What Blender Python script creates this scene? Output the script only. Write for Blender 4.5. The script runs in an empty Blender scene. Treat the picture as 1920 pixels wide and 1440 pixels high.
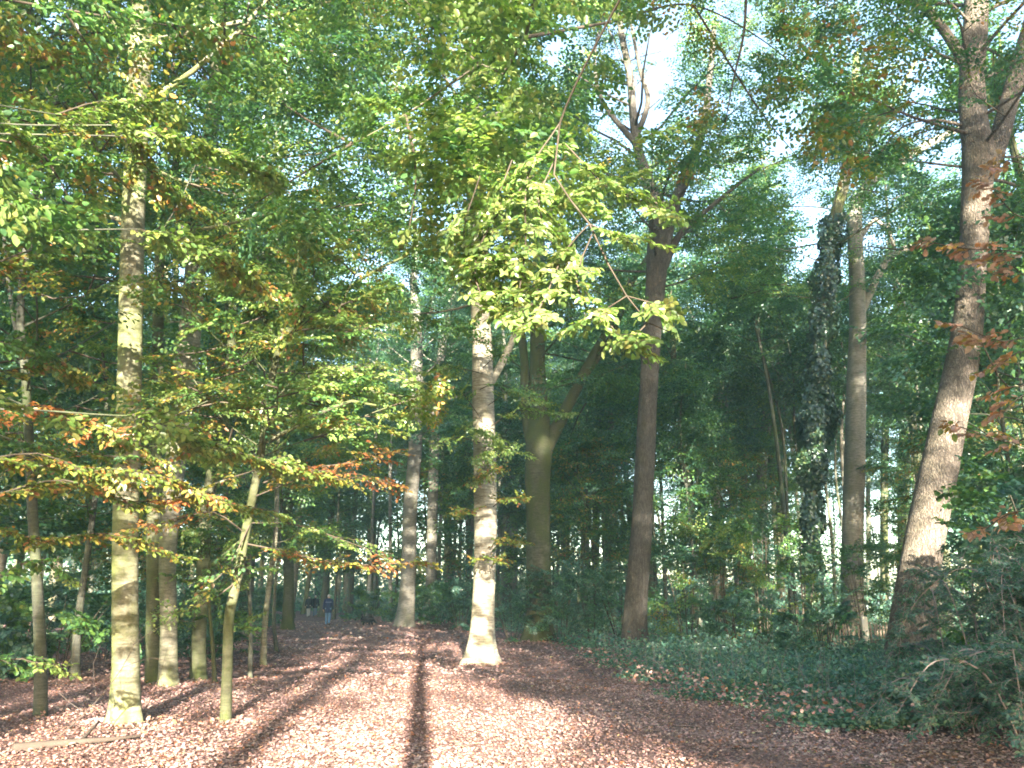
import bpy, math, random
import numpy as np
from mathutils import Vector, Matrix

# ------------------------------------------------------------------ camera, sky, sun, exposure
scene = bpy.context.scene
PITCH = math.radians(15.0)
FPX = 1500.0
CAMZ = 1.6
cam_d = bpy.data.cameras.new("camera")
cam_d.sensor_width = 36.0
cam_d.lens = 36.0 * FPX / 1920.0
cam_d.clip_start = 0.1
cam_d.clip_end = 3000
cam = bpy.data.objects.new("camera", cam_d)
cam.location = (0, 0, CAMZ)
cam.rotation_euler = (math.radians(90) + PITCH, 0, 0)
scene.collection.objects.link(cam)
scene.camera = cam

SUN_EL = math.radians(13.0)
SUN_AZ = math.radians(180 - 6.1)         # clockwise from +Y: the sun stands behind the camera, a little to its right
SUN = Vector((math.sin(SUN_AZ) * math.cos(SUN_EL), math.cos(SUN_AZ) * math.cos(SUN_EL), math.sin(SUN_EL)))

world = bpy.data.worlds.new("World")
scene.world = world
world.use_nodes = True
wn = world.node_tree
wn.nodes.clear()
sky = wn.nodes.new("ShaderNodeTexSky")
sky.sky_type = 'NISHITA'
sky.sun_disc = False
sky.sun_elevation = SUN_EL
sky.sun_rotation = SUN_AZ
sky.air_density = 1.0
sky.dust_density = 1.5
sky.ozone_density = 1.0
bg = wn.nodes.new("ShaderNodeBackground")
bg.inputs["Strength"].default_value = 0.088
wo = wn.nodes.new("ShaderNodeOutputWorld")
wn.links.new(sky.outputs[0], bg.inputs[0])
wn.links.new(bg.outputs[0], wo.inputs[0])

sun_d = bpy.data.lights.new("sun", 'SUN')
sun_d.energy = 5.0
sun_d.angle = math.radians(0.55)
sun_d.color = (1.0, 0.91, 0.76)
sun_o = bpy.data.objects.new("sun", sun_d)
sun_o.rotation_euler = SUN.to_track_quat('Z', 'Y').to_euler()
sun_o.location = (3, -30, 20)
scene.collection.objects.link(sun_o)

scene.view_settings.view_transform = 'Standard'
scene.view_settings.look = 'None'
scene.view_settings.exposure = 3.65
scene.view_settings.gamma = 1.0
scene.view_settings.use_curve_mapping = False
cy = scene.cycles
cy.max_bounces = 8
cy.diffuse_bounces = 4
cy.transmission_bounces = 4
cy.glossy_bounces = 2
cy.volume_bounces = 1
cy.transparent_max_bounces = 4
cy.use_denoising = True
cy.pixel_filter_type = 'BLACKMAN_HARRIS'
cy.filter_width = 1.8

# ------------------------------------------------------------------ helpers
rng = np.random.default_rng(11)
COL = scene.collection
CP, SP = math.cos(PITCH), math.sin(PITCH)


def at(px, py, Y):
    """point of the world that stands at forward distance Y behind pixel px, py of the 1920 px photograph"""
    u = (px - 960) / FPX
    v = (720 - py) / FPX
    t = Y / (CP - v * SP)
    return np.array([u * t, Y, CAMZ + t * (SP + v * CP)])


def gy(py):
    """forward distance of the flat ground at row py"""
    v = (720 - py) / FPX
    return CAMZ * (CP - v * SP) / -(SP + v * CP)


def proj(p):
    p = np.atleast_2d(p)
    x, y, z = p[:, 0], p[:, 1], p[:, 2] - CAMZ
    d = y * CP + z * SP
    up = -y * SP + z * CP
    d = np.where(d < 0.05, 0.05, d)
    return 960 + FPX * x / d, 720 - FPX * up / d, d


def gz(x, y):
    x = np.asarray(x, float); y = np.asarray(y, float)
    return 0.045 * np.sin(x * 0.55 + 1.0) * np.cos(y * 0.31) + 0.02 * np.sin(x * 1.7 + y * 1.1)


def tag(o, label=None, cat=None, group=None, kind=None):
    if label: o["label"] = label
    if cat: o["category"] = cat
    if group: o["group"] = group
    if kind: o["kind"] = kind
    return o


def empty(name, loc):
    o = bpy.data.objects.new(name, None)
    o.empty_display_size = 0.2
    o.location = loc
    COL.objects.link(o)
    return o


def link_mesh(name, me, parent=None, loc=None):
    o = bpy.data.objects.new(name, me)
    COL.objects.link(o)
    if parent is not None: o.parent = parent
    if loc is not None: o.location = loc
    return o


def np_mesh(name, verts, faces, mat, tint=None, smooth=False, off=None):
    """verts (n,3), faces (m,k) of one k or list of such arrays"""
    verts = np.asarray(verts, np.float32)
    if off is not None: verts = verts - np.asarray(off, np.float32)
    if isinstance(faces, np.ndarray): faces = [faces]
    faces = [np.asarray(f, np.int32) for f in faces if len(f)]
    me = bpy.data.meshes.new(name)
    me.vertices.add(len(verts))
    me.vertices.foreach_set("co", verts.ravel())
    nl = sum(f.size for f in faces); nf = sum(len(f) for f in faces)
    me.loops.add(nl); me.polygons.add(nf)
    me.loops.foreach_set("vertex_index", np.concatenate([f.ravel() for f in faces]))
    tot = np.concatenate([np.full(len(f), f.shape[1], np.int32) for f in faces])
    st = np.concatenate([[0], np.cumsum(tot)[:-1]]).astype(np.int32)
    me.polygons.foreach_set("loop_start", st)
    me.polygons.foreach_set("loop_total", tot)
    if smooth: me.polygons.foreach_set("use_smooth", np.ones(nf, bool))
    if tint is not None:
        a = me.color_attributes.new("tint", 'FLOAT_COLOR', 'POINT')
        t4 = np.ones((len(verts), 4), np.float32); t4[:, :3] = tint
        a.data.foreach_set("color", t4.ravel())
    me.update(calc_edges=True)
    if mat: me.materials.append(mat)
    return me


class MB:
    def __init__(self): self.v = []; self.f = {}; self.n = 0
    def add(self, v, f):
        v = np.asarray(v, float); f = np.asarray(f, np.int32)
        self.v.append(v); self.f.setdefault(f.shape[1], []).append(f + self.n); self.n += len(v)
    def build(self, name, mat, parent=None, off=None, smooth=True):
        if not self.v: return None
        me = np_mesh(name, np.concatenate(self.v), [np.concatenate(q) for q in self.f.values()], mat, smooth=smooth, off=off)
        return link_mesh(name, me, parent)


def resample(pts, rad, step):
    """Catmull-Rom through pts, radii alongside"""
    pts = np.asarray(pts, float); rad = np.asarray(rad, float)
    if len(pts) < 3: 
        n = max(2, int(np.linalg.norm(pts[1] - pts[0]) / step) + 1)
        t = np.linspace(0, 1, n)[:, None]
        return pts[0] * (1 - t) + pts[1] * t, (rad[0] * (1 - t) + rad[1] * t)[:, 0]
    P = np.vstack([2 * pts[0] - pts[1], pts, 2 * pts[-1] - pts[-2]])
    out, ro = [], []
    for i in range(len(pts) - 1):
        p0, p1, p2, p3 = P[i:i + 4]
        n = max(1, int(np.linalg.norm(p2 - p1) / step))
        for k in range(n):
            t = k / n
            out.append(0.5 * (2 * p1 + (p2 - p0) * t + (2 * p0 - 5 * p1 + 4 * p2 - p3) * t * t + (3 * p1 - p0 - 3 * p2 + p3) * t ** 3))
            ro.append(rad[i] * (1 - t) + rad[i + 1] * t)
    out.append(pts[-1]); ro.append(rad[-1])
    return np.array(out), np.array(ro)


def tube(mb, pts, rad, sides=8, rough=0.0, flare=0.0, seed=0, cap=True):
    pts = np.asarray(pts, float); rad = np.asarray(rad, float)
    n = len(pts)
    tan = np.gradient(pts, axis=0)
    tan /= np.linalg.norm(tan, axis=1)[:, None] + 1e-9
    ref = np.array([0.0, 1.0, 0.0]) if abs(tan[0][2]) > 0.5 else np.array([0.0, 0.0, 1.0])
    th = np.linspace(0, 2 * math.pi, sides, endpoint=False)
    V = np.zeros((n, sides, 3))
    u = None
    h = np.concatenate([[0], np.cumsum(np.linalg.norm(np.diff(pts, axis=0), axis=1))])
    r = np.random.default_rng(seed)
    ph = r.uniform(0, 6.28, 8); k = 4 + int(r.integers(0, 3))
    for i in range(n):
        if u is None: u = np.cross(ref, tan[i])
        else: u = u - tan[i] * np.dot(u, tan[i])
        u /= np.linalg.norm(u) + 1e-9
        w = np.cross(tan[i], u)
        R = np.full(sides, rad[i])
        if rough:
            R = R * (1 + rough * (np.sin(2 * th + ph[0] + 0.5 * h[i]) + 0.7 * np.sin(3 * th + ph[1] - 0.9 * h[i]) + 0.5 * np.sin(5 * th + ph[2] + 2.1 * h[i]) + 0.6 * math.sin(1.7 * h[i] + ph[3])))
        if flare:
            e = math.exp(-h[i] / (rad[0] * 1.1)); e2 = math.exp(-h[i] / (rad[0] * 4.5))
            R = R * (1 + flare * e * (0.65 + 0.65 * np.cos(k * th + ph[4]) + 0.3 * np.cos((k + 3) * th + ph[5])) + 0.10 * e2 * (1 + .6 * np.cos(k * th + ph[4])))
        V[i] = pts[i] + np.outer(np.cos(th) * R, u) + np.outer(np.sin(th) * R, w)
    idx = np.arange(n * sides).reshape(n, sides)
    a = idx[:-1]; b = idx[1:]
    F = np.stack([a, np.roll(a, -1, 1), np.roll(b, -1, 1), b], -1).reshape(-1, 4)
    V = V.reshape(-1, 3)
    base = mb.n
    mb.add(V, F)
    if cap:
        c = np.array([pts[-1] + tan[-1] * rad[-1] * 0.5])
        top = idx[-1]
        mb.v.append(c); 
        mb.f.setdefault(3, []).append(np.stack([top, np.roll(top, -1), np.full(sides, n * sides)], -1).astype(np.int32) + base)
        mb.n += 1


# ------------------------------------------------------------------ materials
def new_mat(name):
    m = bpy.data.materials.new(name); m.use_nodes = True
    nt = m.node_tree; nt.nodes.clear()
    return m, nt, nt.nodes.new, nt.links.new


def leaf_mat(name, trans=0.45, rough=0.45, gloss=0.06, color=None):
    m, nt, N, L = new_mat(name)
    out = N("ShaderNodeOutputMaterial")
    if color is None:
        c = N("ShaderNodeAttribute"); c.attribute_name = "tint"; csock = c.outputs["Color"]
    else:
        c = N("ShaderNodeRGB"); c.outputs[0].default_value = (*color, 1); csock = c.outputs[0]
    tc = N("ShaderNodeTexCoord")
    nz = N("ShaderNodeTexNoise"); nz.inputs["Scale"].default_value = 38; nz.inputs["Detail"].default_value = 3
    L(tc.outputs["Object"], nz.inputs["Vector"])
    mr = N("ShaderNodeMapRange"); mr.inputs[1].default_value = .3; mr.inputs[2].default_value = .7
    mr.inputs[3].default_value = .75; mr.inputs[4].default_value = 1.2
    L(nz.outputs[0], mr.inputs[0])
    mul = N("ShaderNodeVectorMath"); mul.operation = 'SCALE'
    L(csock, mul.inputs[0]); L(mr.outputs[0], mul.inputs["Scale"])
    d = N("ShaderNodeBsdfDiffuse"); L(mul.outputs[0], d.inputs[0])
    t = N("ShaderNodeBsdfTranslucent")
    tm = N("ShaderNodeVectorMath"); tm.operation = 'MULTIPLY'; tm.inputs[1].default_value = (1.15, 1.2, 0.65)
    L(mul.outputs[0], tm.inputs[0]); L(tm.outputs[0], t.inputs[0])
    mx = N("ShaderNodeMixShader"); mx.inputs[0].default_value = trans
    L(d.outputs[0], mx.inputs[1]); L(t.outputs[0], mx.inputs[2])
    g = N("ShaderNodeBsdfGlossy"); g.inputs["Roughness"].default_value = rough; g.inputs[0].default_value = (.8, .85, .9, 1)
    m2 = N("ShaderNodeMixShader"); m2.inputs[0].default_value = gloss
    L(mx.outputs[0], m2.inputs[1]); L(g.outputs[0], m2.inputs[2])
    L(m2.outputs[0], out.inputs[0])
    return m


def bark_mat(name, base, dark, moss, moss_amt=0.5, vert=False, bump=0.5, patch=(0.4, .38, .33), side=.35):
    m, nt, N, L = new_mat(name)
    out = N("ShaderNodeOutputMaterial")
    p = N("ShaderNodeBsdfPrincipled"); p.inputs["Roughness"].default_value = 0.9
    p.inputs["Specular IOR Level"].default_value = 0.15
    L(p.outputs[0], out.inputs[0])
    tc = N("ShaderNodeTexCoord")
    def noise(scale, detail=5, mp=None, rough=.6):
        n = N("ShaderNodeTexNoise"); n.inputs["Scale"].default_value = scale; n.inputs["Detail"].default_value = detail
        n.inputs["Roughness"].default_value = rough
        if mp:
            k = N("ShaderNodeMapping"); k.inputs["Scale"].default_value = mp
            L(tc.outputs["Object"], k.inputs[0]); L(k.outputs[0], n.inputs["Vector"])
        else: L(tc.outputs["Object"], n.inputs["Vector"])
        return n.outputs[0]
    def rng_(s, a, b, c=0., d=1.):
        r = N("ShaderNodeMapRange"); r.inputs[1].default_value = a; r.inputs[2].default_value = b
        r.inputs[3].default_value = c; r.inputs[4].default_value = d
        L(s, r.inputs[0]); return r.outputs[0]
    def mix(f, a, b):
        k = N("ShaderNodeMix"); k.data_type = 'RGBA'
        L(f, k.inputs[0])
        for s, i in ((a, 6), (b, 7)):
            if isinstance(s, tuple): k.inputs[i].default_value = (*s, 1)
            else: L(s, k.inputs[i])
        return k.outputs[2]
    if vert:
        fur = noise(7, 8, (5.5, 5.5, .55), .65)
    else:
        fur = noise(5, 7, (1, 1, 5.0), .6)
    blot = noise(1.6, 6)
    fine = noise(45, 4)
    c = mix(rng_(fur, .35, .62), dark, base)
    c = mix(rng_(blot, .56, .75), c, patch)
    c = mix(rng_(noise(4.3, 7), .60, .72), c, dark)
    c = mix(rng_(noise(.9, 7, (1, 1, .45), .7), .62 - .3 * moss_amt, .82 - .3 * moss_amt, 0, .9), c, moss)
    ge = N("ShaderNodeNewGeometry"); sx = N("ShaderNodeSeparateXYZ"); L(ge.outputs["Normal"], sx.inputs[0])
    sm = N("ShaderNodeMath"); sm.operation = 'MULTIPLY_ADD'; sm.inputs[1].default_value = -.9
    L(sx.outputs[0], sm.inputs[0]); L(rng_(noise(3, 6), .35, .65, -.35, .35), sm.inputs[2])
    c = mix(rng_(sm.outputs[0], .1, .9, 0, side), c, moss)      # algae on the weather side
    ck = N("ShaderNodeTexVoronoi"); ck.feature = 'DISTANCE_TO_EDGE'; ck.inputs["Scale"].default_value = 1.0
    cm = N("ShaderNodeMapping"); cm.inputs["Scale"].default_value = (26, 26, 3.2) if vert else (5, 5, 16)
    wv = N("ShaderNodeVectorMath"); wv.operation = 'ADD'; wn_ = N("ShaderNodeTexNoise"); wn_.inputs["Scale"].default_value = 4
    ws = N("ShaderNodeVectorMath"); ws.operation = 'SCALE'; ws.inputs["Scale"].default_value = .25
    L(tc.outputs["Object"], wn_.inputs["Vector"]); L(wn_.outputs["Color"], ws.inputs[0]); L(tc.outputs["Object"], wv.inputs[0]); L(ws.outputs[0], wv.inputs[1])
    L(wv.outputs[0], cm.inputs[0]); L(cm.outputs[0], ck.inputs["Vector"])
    c = mix(rng_(ck.outputs["Distance"], 0, .16 if vert else .07, .75 if vert else .4, 0), c, dark)
    fm = N("ShaderNodeVectorMath"); fm.operation = 'SCALE'
    L(c, fm.inputs[0]); L(rng_(fine, .3, .7, .8, 1.15), fm.inputs["Scale"])
    L(fm.outputs[0], p.inputs["Base Color"])
    b = N("ShaderNodeBump"); b.inputs["Strength"].default_value = bump; b.inputs["Distance"].default_value = .03 if vert else .012
    ad = N("ShaderNodeMath"); ad.operation = 'ADD'
    sc = N("ShaderNodeMath"); sc.operation = 'MULTIPLY'; sc.inputs[1].default_value = .3
    L(fine, sc.inputs[0]); L(fur, ad.inputs[0]); L(sc.outputs[0], ad.inputs[1])
    a2 = N("ShaderNodeMath"); a2.operation = 'ADD'; L(ad.outputs[0], a2.inputs[0]); L(rng_(ck.outputs["Distance"], 0, .2, 0, .9 if vert else .25), a2.inputs[1])
    L(a2.outputs[0], b.inputs["Height"]); L(b.outputs[0], p.inputs["Normal"])
    return m


def flat_mat(name, col, rough=.85, var=.25, scale=20, bump=0.):
    m, nt, N, L = new_mat(name)
    out = N("ShaderNodeOutputMaterial")
    p = N("ShaderNodeBsdfPrincipled"); p.inputs["Roughness"].default_value = rough
    p.inputs["Specular IOR Level"].default_value = .2
    L(p.outputs[0], out.inputs[0])
    tc = N("ShaderNodeTexCoord"); n = N("ShaderNodeTexNoise"); n.inputs["Scale"].default_value = scale; n.inputs["Detail"].default_value = 5
    L(tc.outputs["Object"], n.inputs["Vector"])
    k = N("ShaderNodeMix"); k.data_type = 'RGBA'
    k.inputs[6].default_value = (*[c * (1 - var) for c in col], 1)
    k.inputs[7].default_value = (*[min(1, c * (1 + var)) for c in col], 1)
    L(n.outputs[0], k.inputs[0]); L(k.outputs[2], p.inputs["Base Color"])
    if bump:
        b = N("ShaderNodeBump"); b.inputs["Strength"].default_value = bump; b.inputs["Distance"].default_value = .02
        L(n.outputs[0], b.inputs["Height"]); L(b.outputs[0], p.inputs["Normal"])
    return m


def ground_mat(name, tones, leafscale=14.):
    m, nt, N, L = new_mat(name)
    out = N("ShaderNodeOutputMaterial")
    p = N("ShaderNodeBsdfPrincipled"); p.inputs["Roughness"].default_value = 1.
    p.inputs["Specular IOR Level"].default_value = .1
    L(p.outputs[0], out.inputs[0])
    tc = N("ShaderNodeTexCoord")
    v = N("ShaderNodeTexVoronoi"); v.inputs["Scale"].default_value = leafscale
    L(tc.outputs["Object"], v.inputs["Vector"])
    sep = N("ShaderNodeSeparateColor"); L(v.outputs["Color"], sep.inputs[0])
    r = N("ShaderNodeValToRGB"); r.color_ramp.interpolation = 'CONSTANT'
    els = r.color_ramp.elements
    while len(els) < len(tones): els.new(0.5)
    for i, t in enumerate(tones):
        els[i].position = i / len(tones); els[i].color = (*t, 1)
    L(sep.outputs[0], r.inputs[0])
    n = N("ShaderNodeTexNoise"); n.inputs["Scale"].default_value = .8; n.inputs["Detail"].default_value = 8
    L(tc.outputs["Object"], n.inputs["Vector"])
    mr = N("ShaderNodeMapRange"); mr.inputs[1].default_value = .3; mr.inputs[2].default_value = .7; mr.inputs[3].default_value = .7; mr.inputs[4].default_value = 1.15
    L(n.outputs[0], mr.inputs[0])
    s = N("ShaderNodeVectorMath"); s.operation = 'SCALE'
    L(r.outputs[0], s.inputs[0]); L(mr.outputs[0], s.inputs["Scale"])
    L(s.outputs[0], p.inputs["Base Color"])
    b = N("ShaderNodeBump"); b.inputs["Strength"].default_value = .8; b.inputs["Distance"].default_value = .03
    L(sep.outputs[1], b.inputs["Height"]); L(b.outputs[0], p.inputs["Normal"])
    return m


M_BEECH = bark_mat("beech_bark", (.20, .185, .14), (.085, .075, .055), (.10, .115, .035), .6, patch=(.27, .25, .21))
M_BEECH_SUN = bark_mat("sunlit_algae_beech_bark", (.24, .225, .165), (.10, .09, .06), (.15, .175, .05), .6, patch=(.30, .28, .22), side=.8)  # beech bark lightened for the sunlit trunk, plus yellow-green algae on one side
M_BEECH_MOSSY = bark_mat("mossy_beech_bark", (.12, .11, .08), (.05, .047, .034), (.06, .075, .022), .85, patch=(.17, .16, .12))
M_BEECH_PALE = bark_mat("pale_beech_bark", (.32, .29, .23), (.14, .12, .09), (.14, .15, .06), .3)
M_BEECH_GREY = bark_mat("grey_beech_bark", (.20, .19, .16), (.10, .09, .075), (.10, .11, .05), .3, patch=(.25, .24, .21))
M_OAK = bark_mat("oak_bark", (.25, .205, .165), (.08, .066, .055), (.11, .11, .06), .12, patch=(.30, .25, .20), vert=True, bump=1.0)
M_REDOAK = bark_mat("ridged_bark", (.155, .14, .122), (.07, .062, .055), (.10, .10, .06), .15, vert=True, bump=.9, patch=(.21, .185, .16))
M_DARK = bark_mat("dark_bark", (.10, .10, .08), (.05, .05, .042), (.07, .09, .03), .5, patch=(.13, .12, .10))
M_TWIG = flat_mat("twig_bark", (.07, .055, .04), var=.4, scale=9)
M_DEAD = flat_mat("dead_wood", (.065, .05, .04), var=.5, scale=6, bump=.6)
M_PALETWIG = flat_mat("pale_twig_bark", (.26, .215, .20), var=.3, scale=9)
M_LEAF = leaf_mat("tree_leaf", .5, .42, .05)
M_IVY = leaf_mat("ivy_leaf", .15, .3, .10)
M_LITTER = leaf_mat("dead_leaf", .12, .6, .02)
M_GROUND = ground_mat("forest_floor", [(.15, .09, .08), (.19, .115, .10), (.17, .10, .09), (.22, .14, .12), (.14, .085, .075), (.20, .12, .10)], 16)
M_PATH = ground_mat("path_litter", [(.20, .125, .11), (.15, .09, .08), (.27, .175, .15), (.17, .105, .09), (.30, .20, .175), (.21, .12, .10)], 22)

# leaf palettes: (colours, weights)
GREEN = (np.array([(.055, .125, .030), (.075, .155, .036), (.048, .11, .040), (.10, .175, .038), (.13, .17, .035)]), [.3, .28, .22, .15, .05])
DEEP = (np.array([(.045, .115, .055), (.06, .14, .055), (.038, .10, .054), (.08, .155, .05)]), [.35, .3, .25, .1])  # blue put into the leaf colour for the cool cast of shade
LIME = (np.array([(.155, .225, .055), (.12, .195, .045), (.19, .245, .075), (.09, .16, .04), (.22, .23, .06)]), [.3, .25, .18, .17, .1])
TURN = (np.array([(.13, .17, .03), (.22, .19, .035), (.27, .15, .035), (.09, .14, .03), (.24, .10, .035), (.17, .10, .04)]), [.33, .22, .08, .28, .05, .04])
RUST = (np.array([(.30, .12, .035), (.24, .085, .03), (.30, .20, .05), (.18, .07, .03), (.16, .16, .04)]), [.32, .25, .2, .13, .1])
TEAL = (np.array([(.05, .12, .085), (.07, .15, .105), (.042, .10, .075), (.10, .18, .12), (.14, .20, .13)]), [.3, .3, .2, .14, .06])  # bluish leaves, their blue also standing in for the cast of shade
IVY = (np.array([(.022, .05, .022), (.03, .065, .025), (.045, .085, .03), (.09, .12, .035)]), [.4, .3, .2, .1])
OAKP = (np.array([(.36, .20, .14), (.40, .24, .19), (.30, .14, .06), (.32, .22, .05), (.12, .16, .03)]), [.3, .25, .2, .15, .1])
LITTER = (np.array([(.27, .165, .145), (.235, .14, .12), (.31, .20, .175), (.17, .10, .09), (.28, .15, .095), (.36, .255, .22), (.25, .10, .055), (.29, .23, .12)]), [.28, .25, .15, .15, .07, .04, .05, .01])


def pick(pal, n, var=.22):
    c = pal[0][rng.choice(len(pal[0]), n, p=np.array(pal[1]) / sum(pal[1]))]
    c = c * 1.25
    return c * rng.uniform(1 - var, 1 + var, (n, 1)) * rng.uniform(.93, 1.07, (n, 3))


SHAPES = {
    'diamond': (np.array([(0, 0, 0), (.45, .31, .07), (1, 0, -.05), (.45, -.31, .07)]), [np.array([[0, 1, 2, 3]])]),
    'hex': (np.array([(0, 0, 0), (.28, .28, .07), (.70, .25, .06), (1, 0, -.08), (.70, -.25, .06), (.28, -.28, .07)]), [np.array([[0, 3, 2, 1], [0, 5, 4, 3]])]),
    'round': (np.array([(0, 0, 0), (.15, .38, .07), (.70, .36, .06), (1, 0, -.08), (.70, -.36, .06), (.15, -.38, .07)]), [np.array([[0, 3, 2, 1], [0, 5, 4, 3]])]),
    'curl': (np.array([(0, 0, .1), (.25, .32, .22), (.75, .28, .05), (1, 0, .2), (.72, -.26, .18), (.28, -.3, .02)]), [np.array([[0, 3, 2, 1], [0, 5, 4, 3]])]),
}


def leaf_cloud(name, base, dr, nr, size, col, mat, parent=None, off=None, shape='diamond', label=None):
    if len(base) == 0: return None
    dr = dr / (np.linalg.norm(dr, axis=1)[:, None] + 1e-9)
    sd = np.cross(nr, dr); sd /= np.linalg.norm(sd, axis=1)[:, None] + 1e-9
    nn = np.cross(dr, sd)
    S, F = SHAPES[shape]
    k = len(S); n = len(base)
    V = base[:, None, :] + size[:, None, None] * (S[None, :, 0:1] * dr[:, None, :] + S[None, :, 1:2] * sd[:, None, :] + S[None, :, 2:3] * nn[:, None, :])
    faces = [(np.arange(n)[:, None, None] * k + f[None]).reshape(-1, f.shape[1]) for f in F]
    me = np_mesh(name, V.reshape(-1, 3), faces, mat, tint=np.repeat(col, k, axis=0), off=off)
    o = link_mesh(name, me, parent)
    o["kind"] = "stuff"
    if label: o["label"] = label
    return o


# ------------------------------------------------------------------ beech spray templates (a flat fan of twigs with leaves)
def make_template(seed, n_side, leaf_gap):
    r = np.random.default_rng(seed)
    B, D, Nn, W = [], [], [], []
    stem = [np.array([0, 0, 0.])]
    d = np.array([1, 0, .05])
    for i in range(8):
        d = d + r.normal(0, .08, 3) * (1, 1, .5); d /= np.linalg.norm(d)
        stem.append(stem[-1] + d * .125)
    stem = np.array(stem)
    twigs = [stem]
    for i in range(n_side):
        t = .12 + .8 * i / n_side
        p = stem[int(t * 8)] + (stem[min(8, int(t * 8) + 1)] - stem[int(t * 8)]) * (t * 8 % 1)
        s = 1 if i % 2 else -1
        a = s * r.uniform(.6, 1.0)
        l = (.55 * (1 - t) + .15) * r.uniform(.7, 1.2)
        q = [p]
        dd = np.array([math.cos(a), math.sin(a), r.normal(-.04, .10)])
        for k in range(4):
            dd = dd + r.normal(0, .07, 3) - np.array([0, 0, .03])
            q.append(q[-1] + dd / np.linalg.norm(dd) * l / 4)
        twigs.append(np.array(q))
    for tw in twigs:
        L = np.linalg.norm(np.diff(tw, axis=0), axis=1).sum()
        m = max(3, int(L / leaf_gap))
        for k in range(m):
            f = (k + .7) / m * (len(tw) - 1)
            i = min(int(f), len(tw) - 2)
            p = tw[i] + (tw[i + 1] - tw[i]) * (f - i)
            td = tw[i + 1] - tw[i]; td /= np.linalg.norm(td)
            s = 1 if k % 2 else -1
            a = s * r.uniform(.5, 1.1)
            dd = np.array([td[0] * math.cos(a) - td[1] * math.sin(a), td[0] * math.sin(a) + td[1] * math.cos(a), r.normal(-.25, .3)])
            nn = np.array([r.normal(0, .45), r.normal(0, .45), 1.])
            B.append(p); D.append(dd); Nn.append(nn)
    return np.array(B), np.array(D), np.array(Nn), twigs


TPL = [make_template(s, 9, .055) for s in range(6)]        # about 90 leaves
TPL_THIN = [make_template(20 + s, 6, .09) for s in range(5)]   # about 35 leaves


def frame(d, roll):
    """rotation with x along d, z roughly up"""
    d = d / np.linalg.norm(d)
    up = np.array([0, 0, 1.]) if abs(d[2]) < .95 else np.array([1., 0, 0])
    y = np.cross(up, d); y /= np.linalg.norm(y)
    z = np.cross(d, y)
    c, s = math.cos(roll), math.sin(roll)
    return np.stack([d, y * c + z * s, z * c - y * s])     # rows


def sprays_to_leaves(sp, tpl=TPL):
    """sp: list of (pos, dir, scale, leafsize, palette)"""
    B, D, Nn, S, C = [], [], [], [], []
    for (p, d, s, ls, pal) in sp:
        b, dd, nn, tw = tpl[rng.integers(len(tpl))]
        R = frame(d, rng.normal(0, .5))
        B.append(b @ R * s + p); D.append(dd @ R); Nn.append(nn @ R)
        S.append(ls * rng.uniform(.7, 1.2, len(b))); 
        C.append(pick(pal, len(b)) * rng.uniform(.8, 1.2))
    if not B: return [np.zeros((0, 3))] * 3 + [np.zeros(0), np.zeros((0, 3))]
    return [np.concatenate(q) for q in (B, D, Nn, S, C)]


# sky gaps of the photograph: no foliage grows along these lines of sight
HOLES = [(1205, 175, 50, 62, .95), (1130, 215, 52, 90, .97), (1085, 285, 38, 60, .9), (1055, 60, 60, 50, .8), (980, 470, 50, 30, .7),
         (1240, 140, 40, 60, .8), (1180, 60, 50, 40, .6), (1020, 130, 40, 40, .5), (1060, 440, 60, 25, .3),
         (1625, 820, 60, 190, .93), (1790, 880, 40, 70, .9), (1470, 400, 40, 40, .4), (560, 140, 30, 70, .5),
         (1500, 860, 120, 110, .6), (1210, 600, 60, 420, .55), (1000, 850, 50, 250, .8), (905, 950, 40, 300, .92), (1780, 700, 70, 520, .75), (1600, 600, 45, 240, .7),
         (240, 700, 50, 700, .55), (1535, 620, 70, 420, .9), (810, 1000, 120, 150, .85), (730, 1010, 60, 120, .75)]


def keep(p, hole=True, depth_min=7.):
    px, py, d = proj(p)
    px, py, d = px[0], py[0], d[0]
    if p[1] > 0 and (px < -350 or px > 2270 or py < -350): return rng.random() < .22
    if hole and p[1] > 0 and d > depth_min:
        for (cx, cy_, rx, ry, pr) in HOLES:
            if ((px - cx) / rx) ** 2 + ((py - cy_) / ry) ** 2 < 1 and rng.random() < pr: return False
    return True


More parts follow.
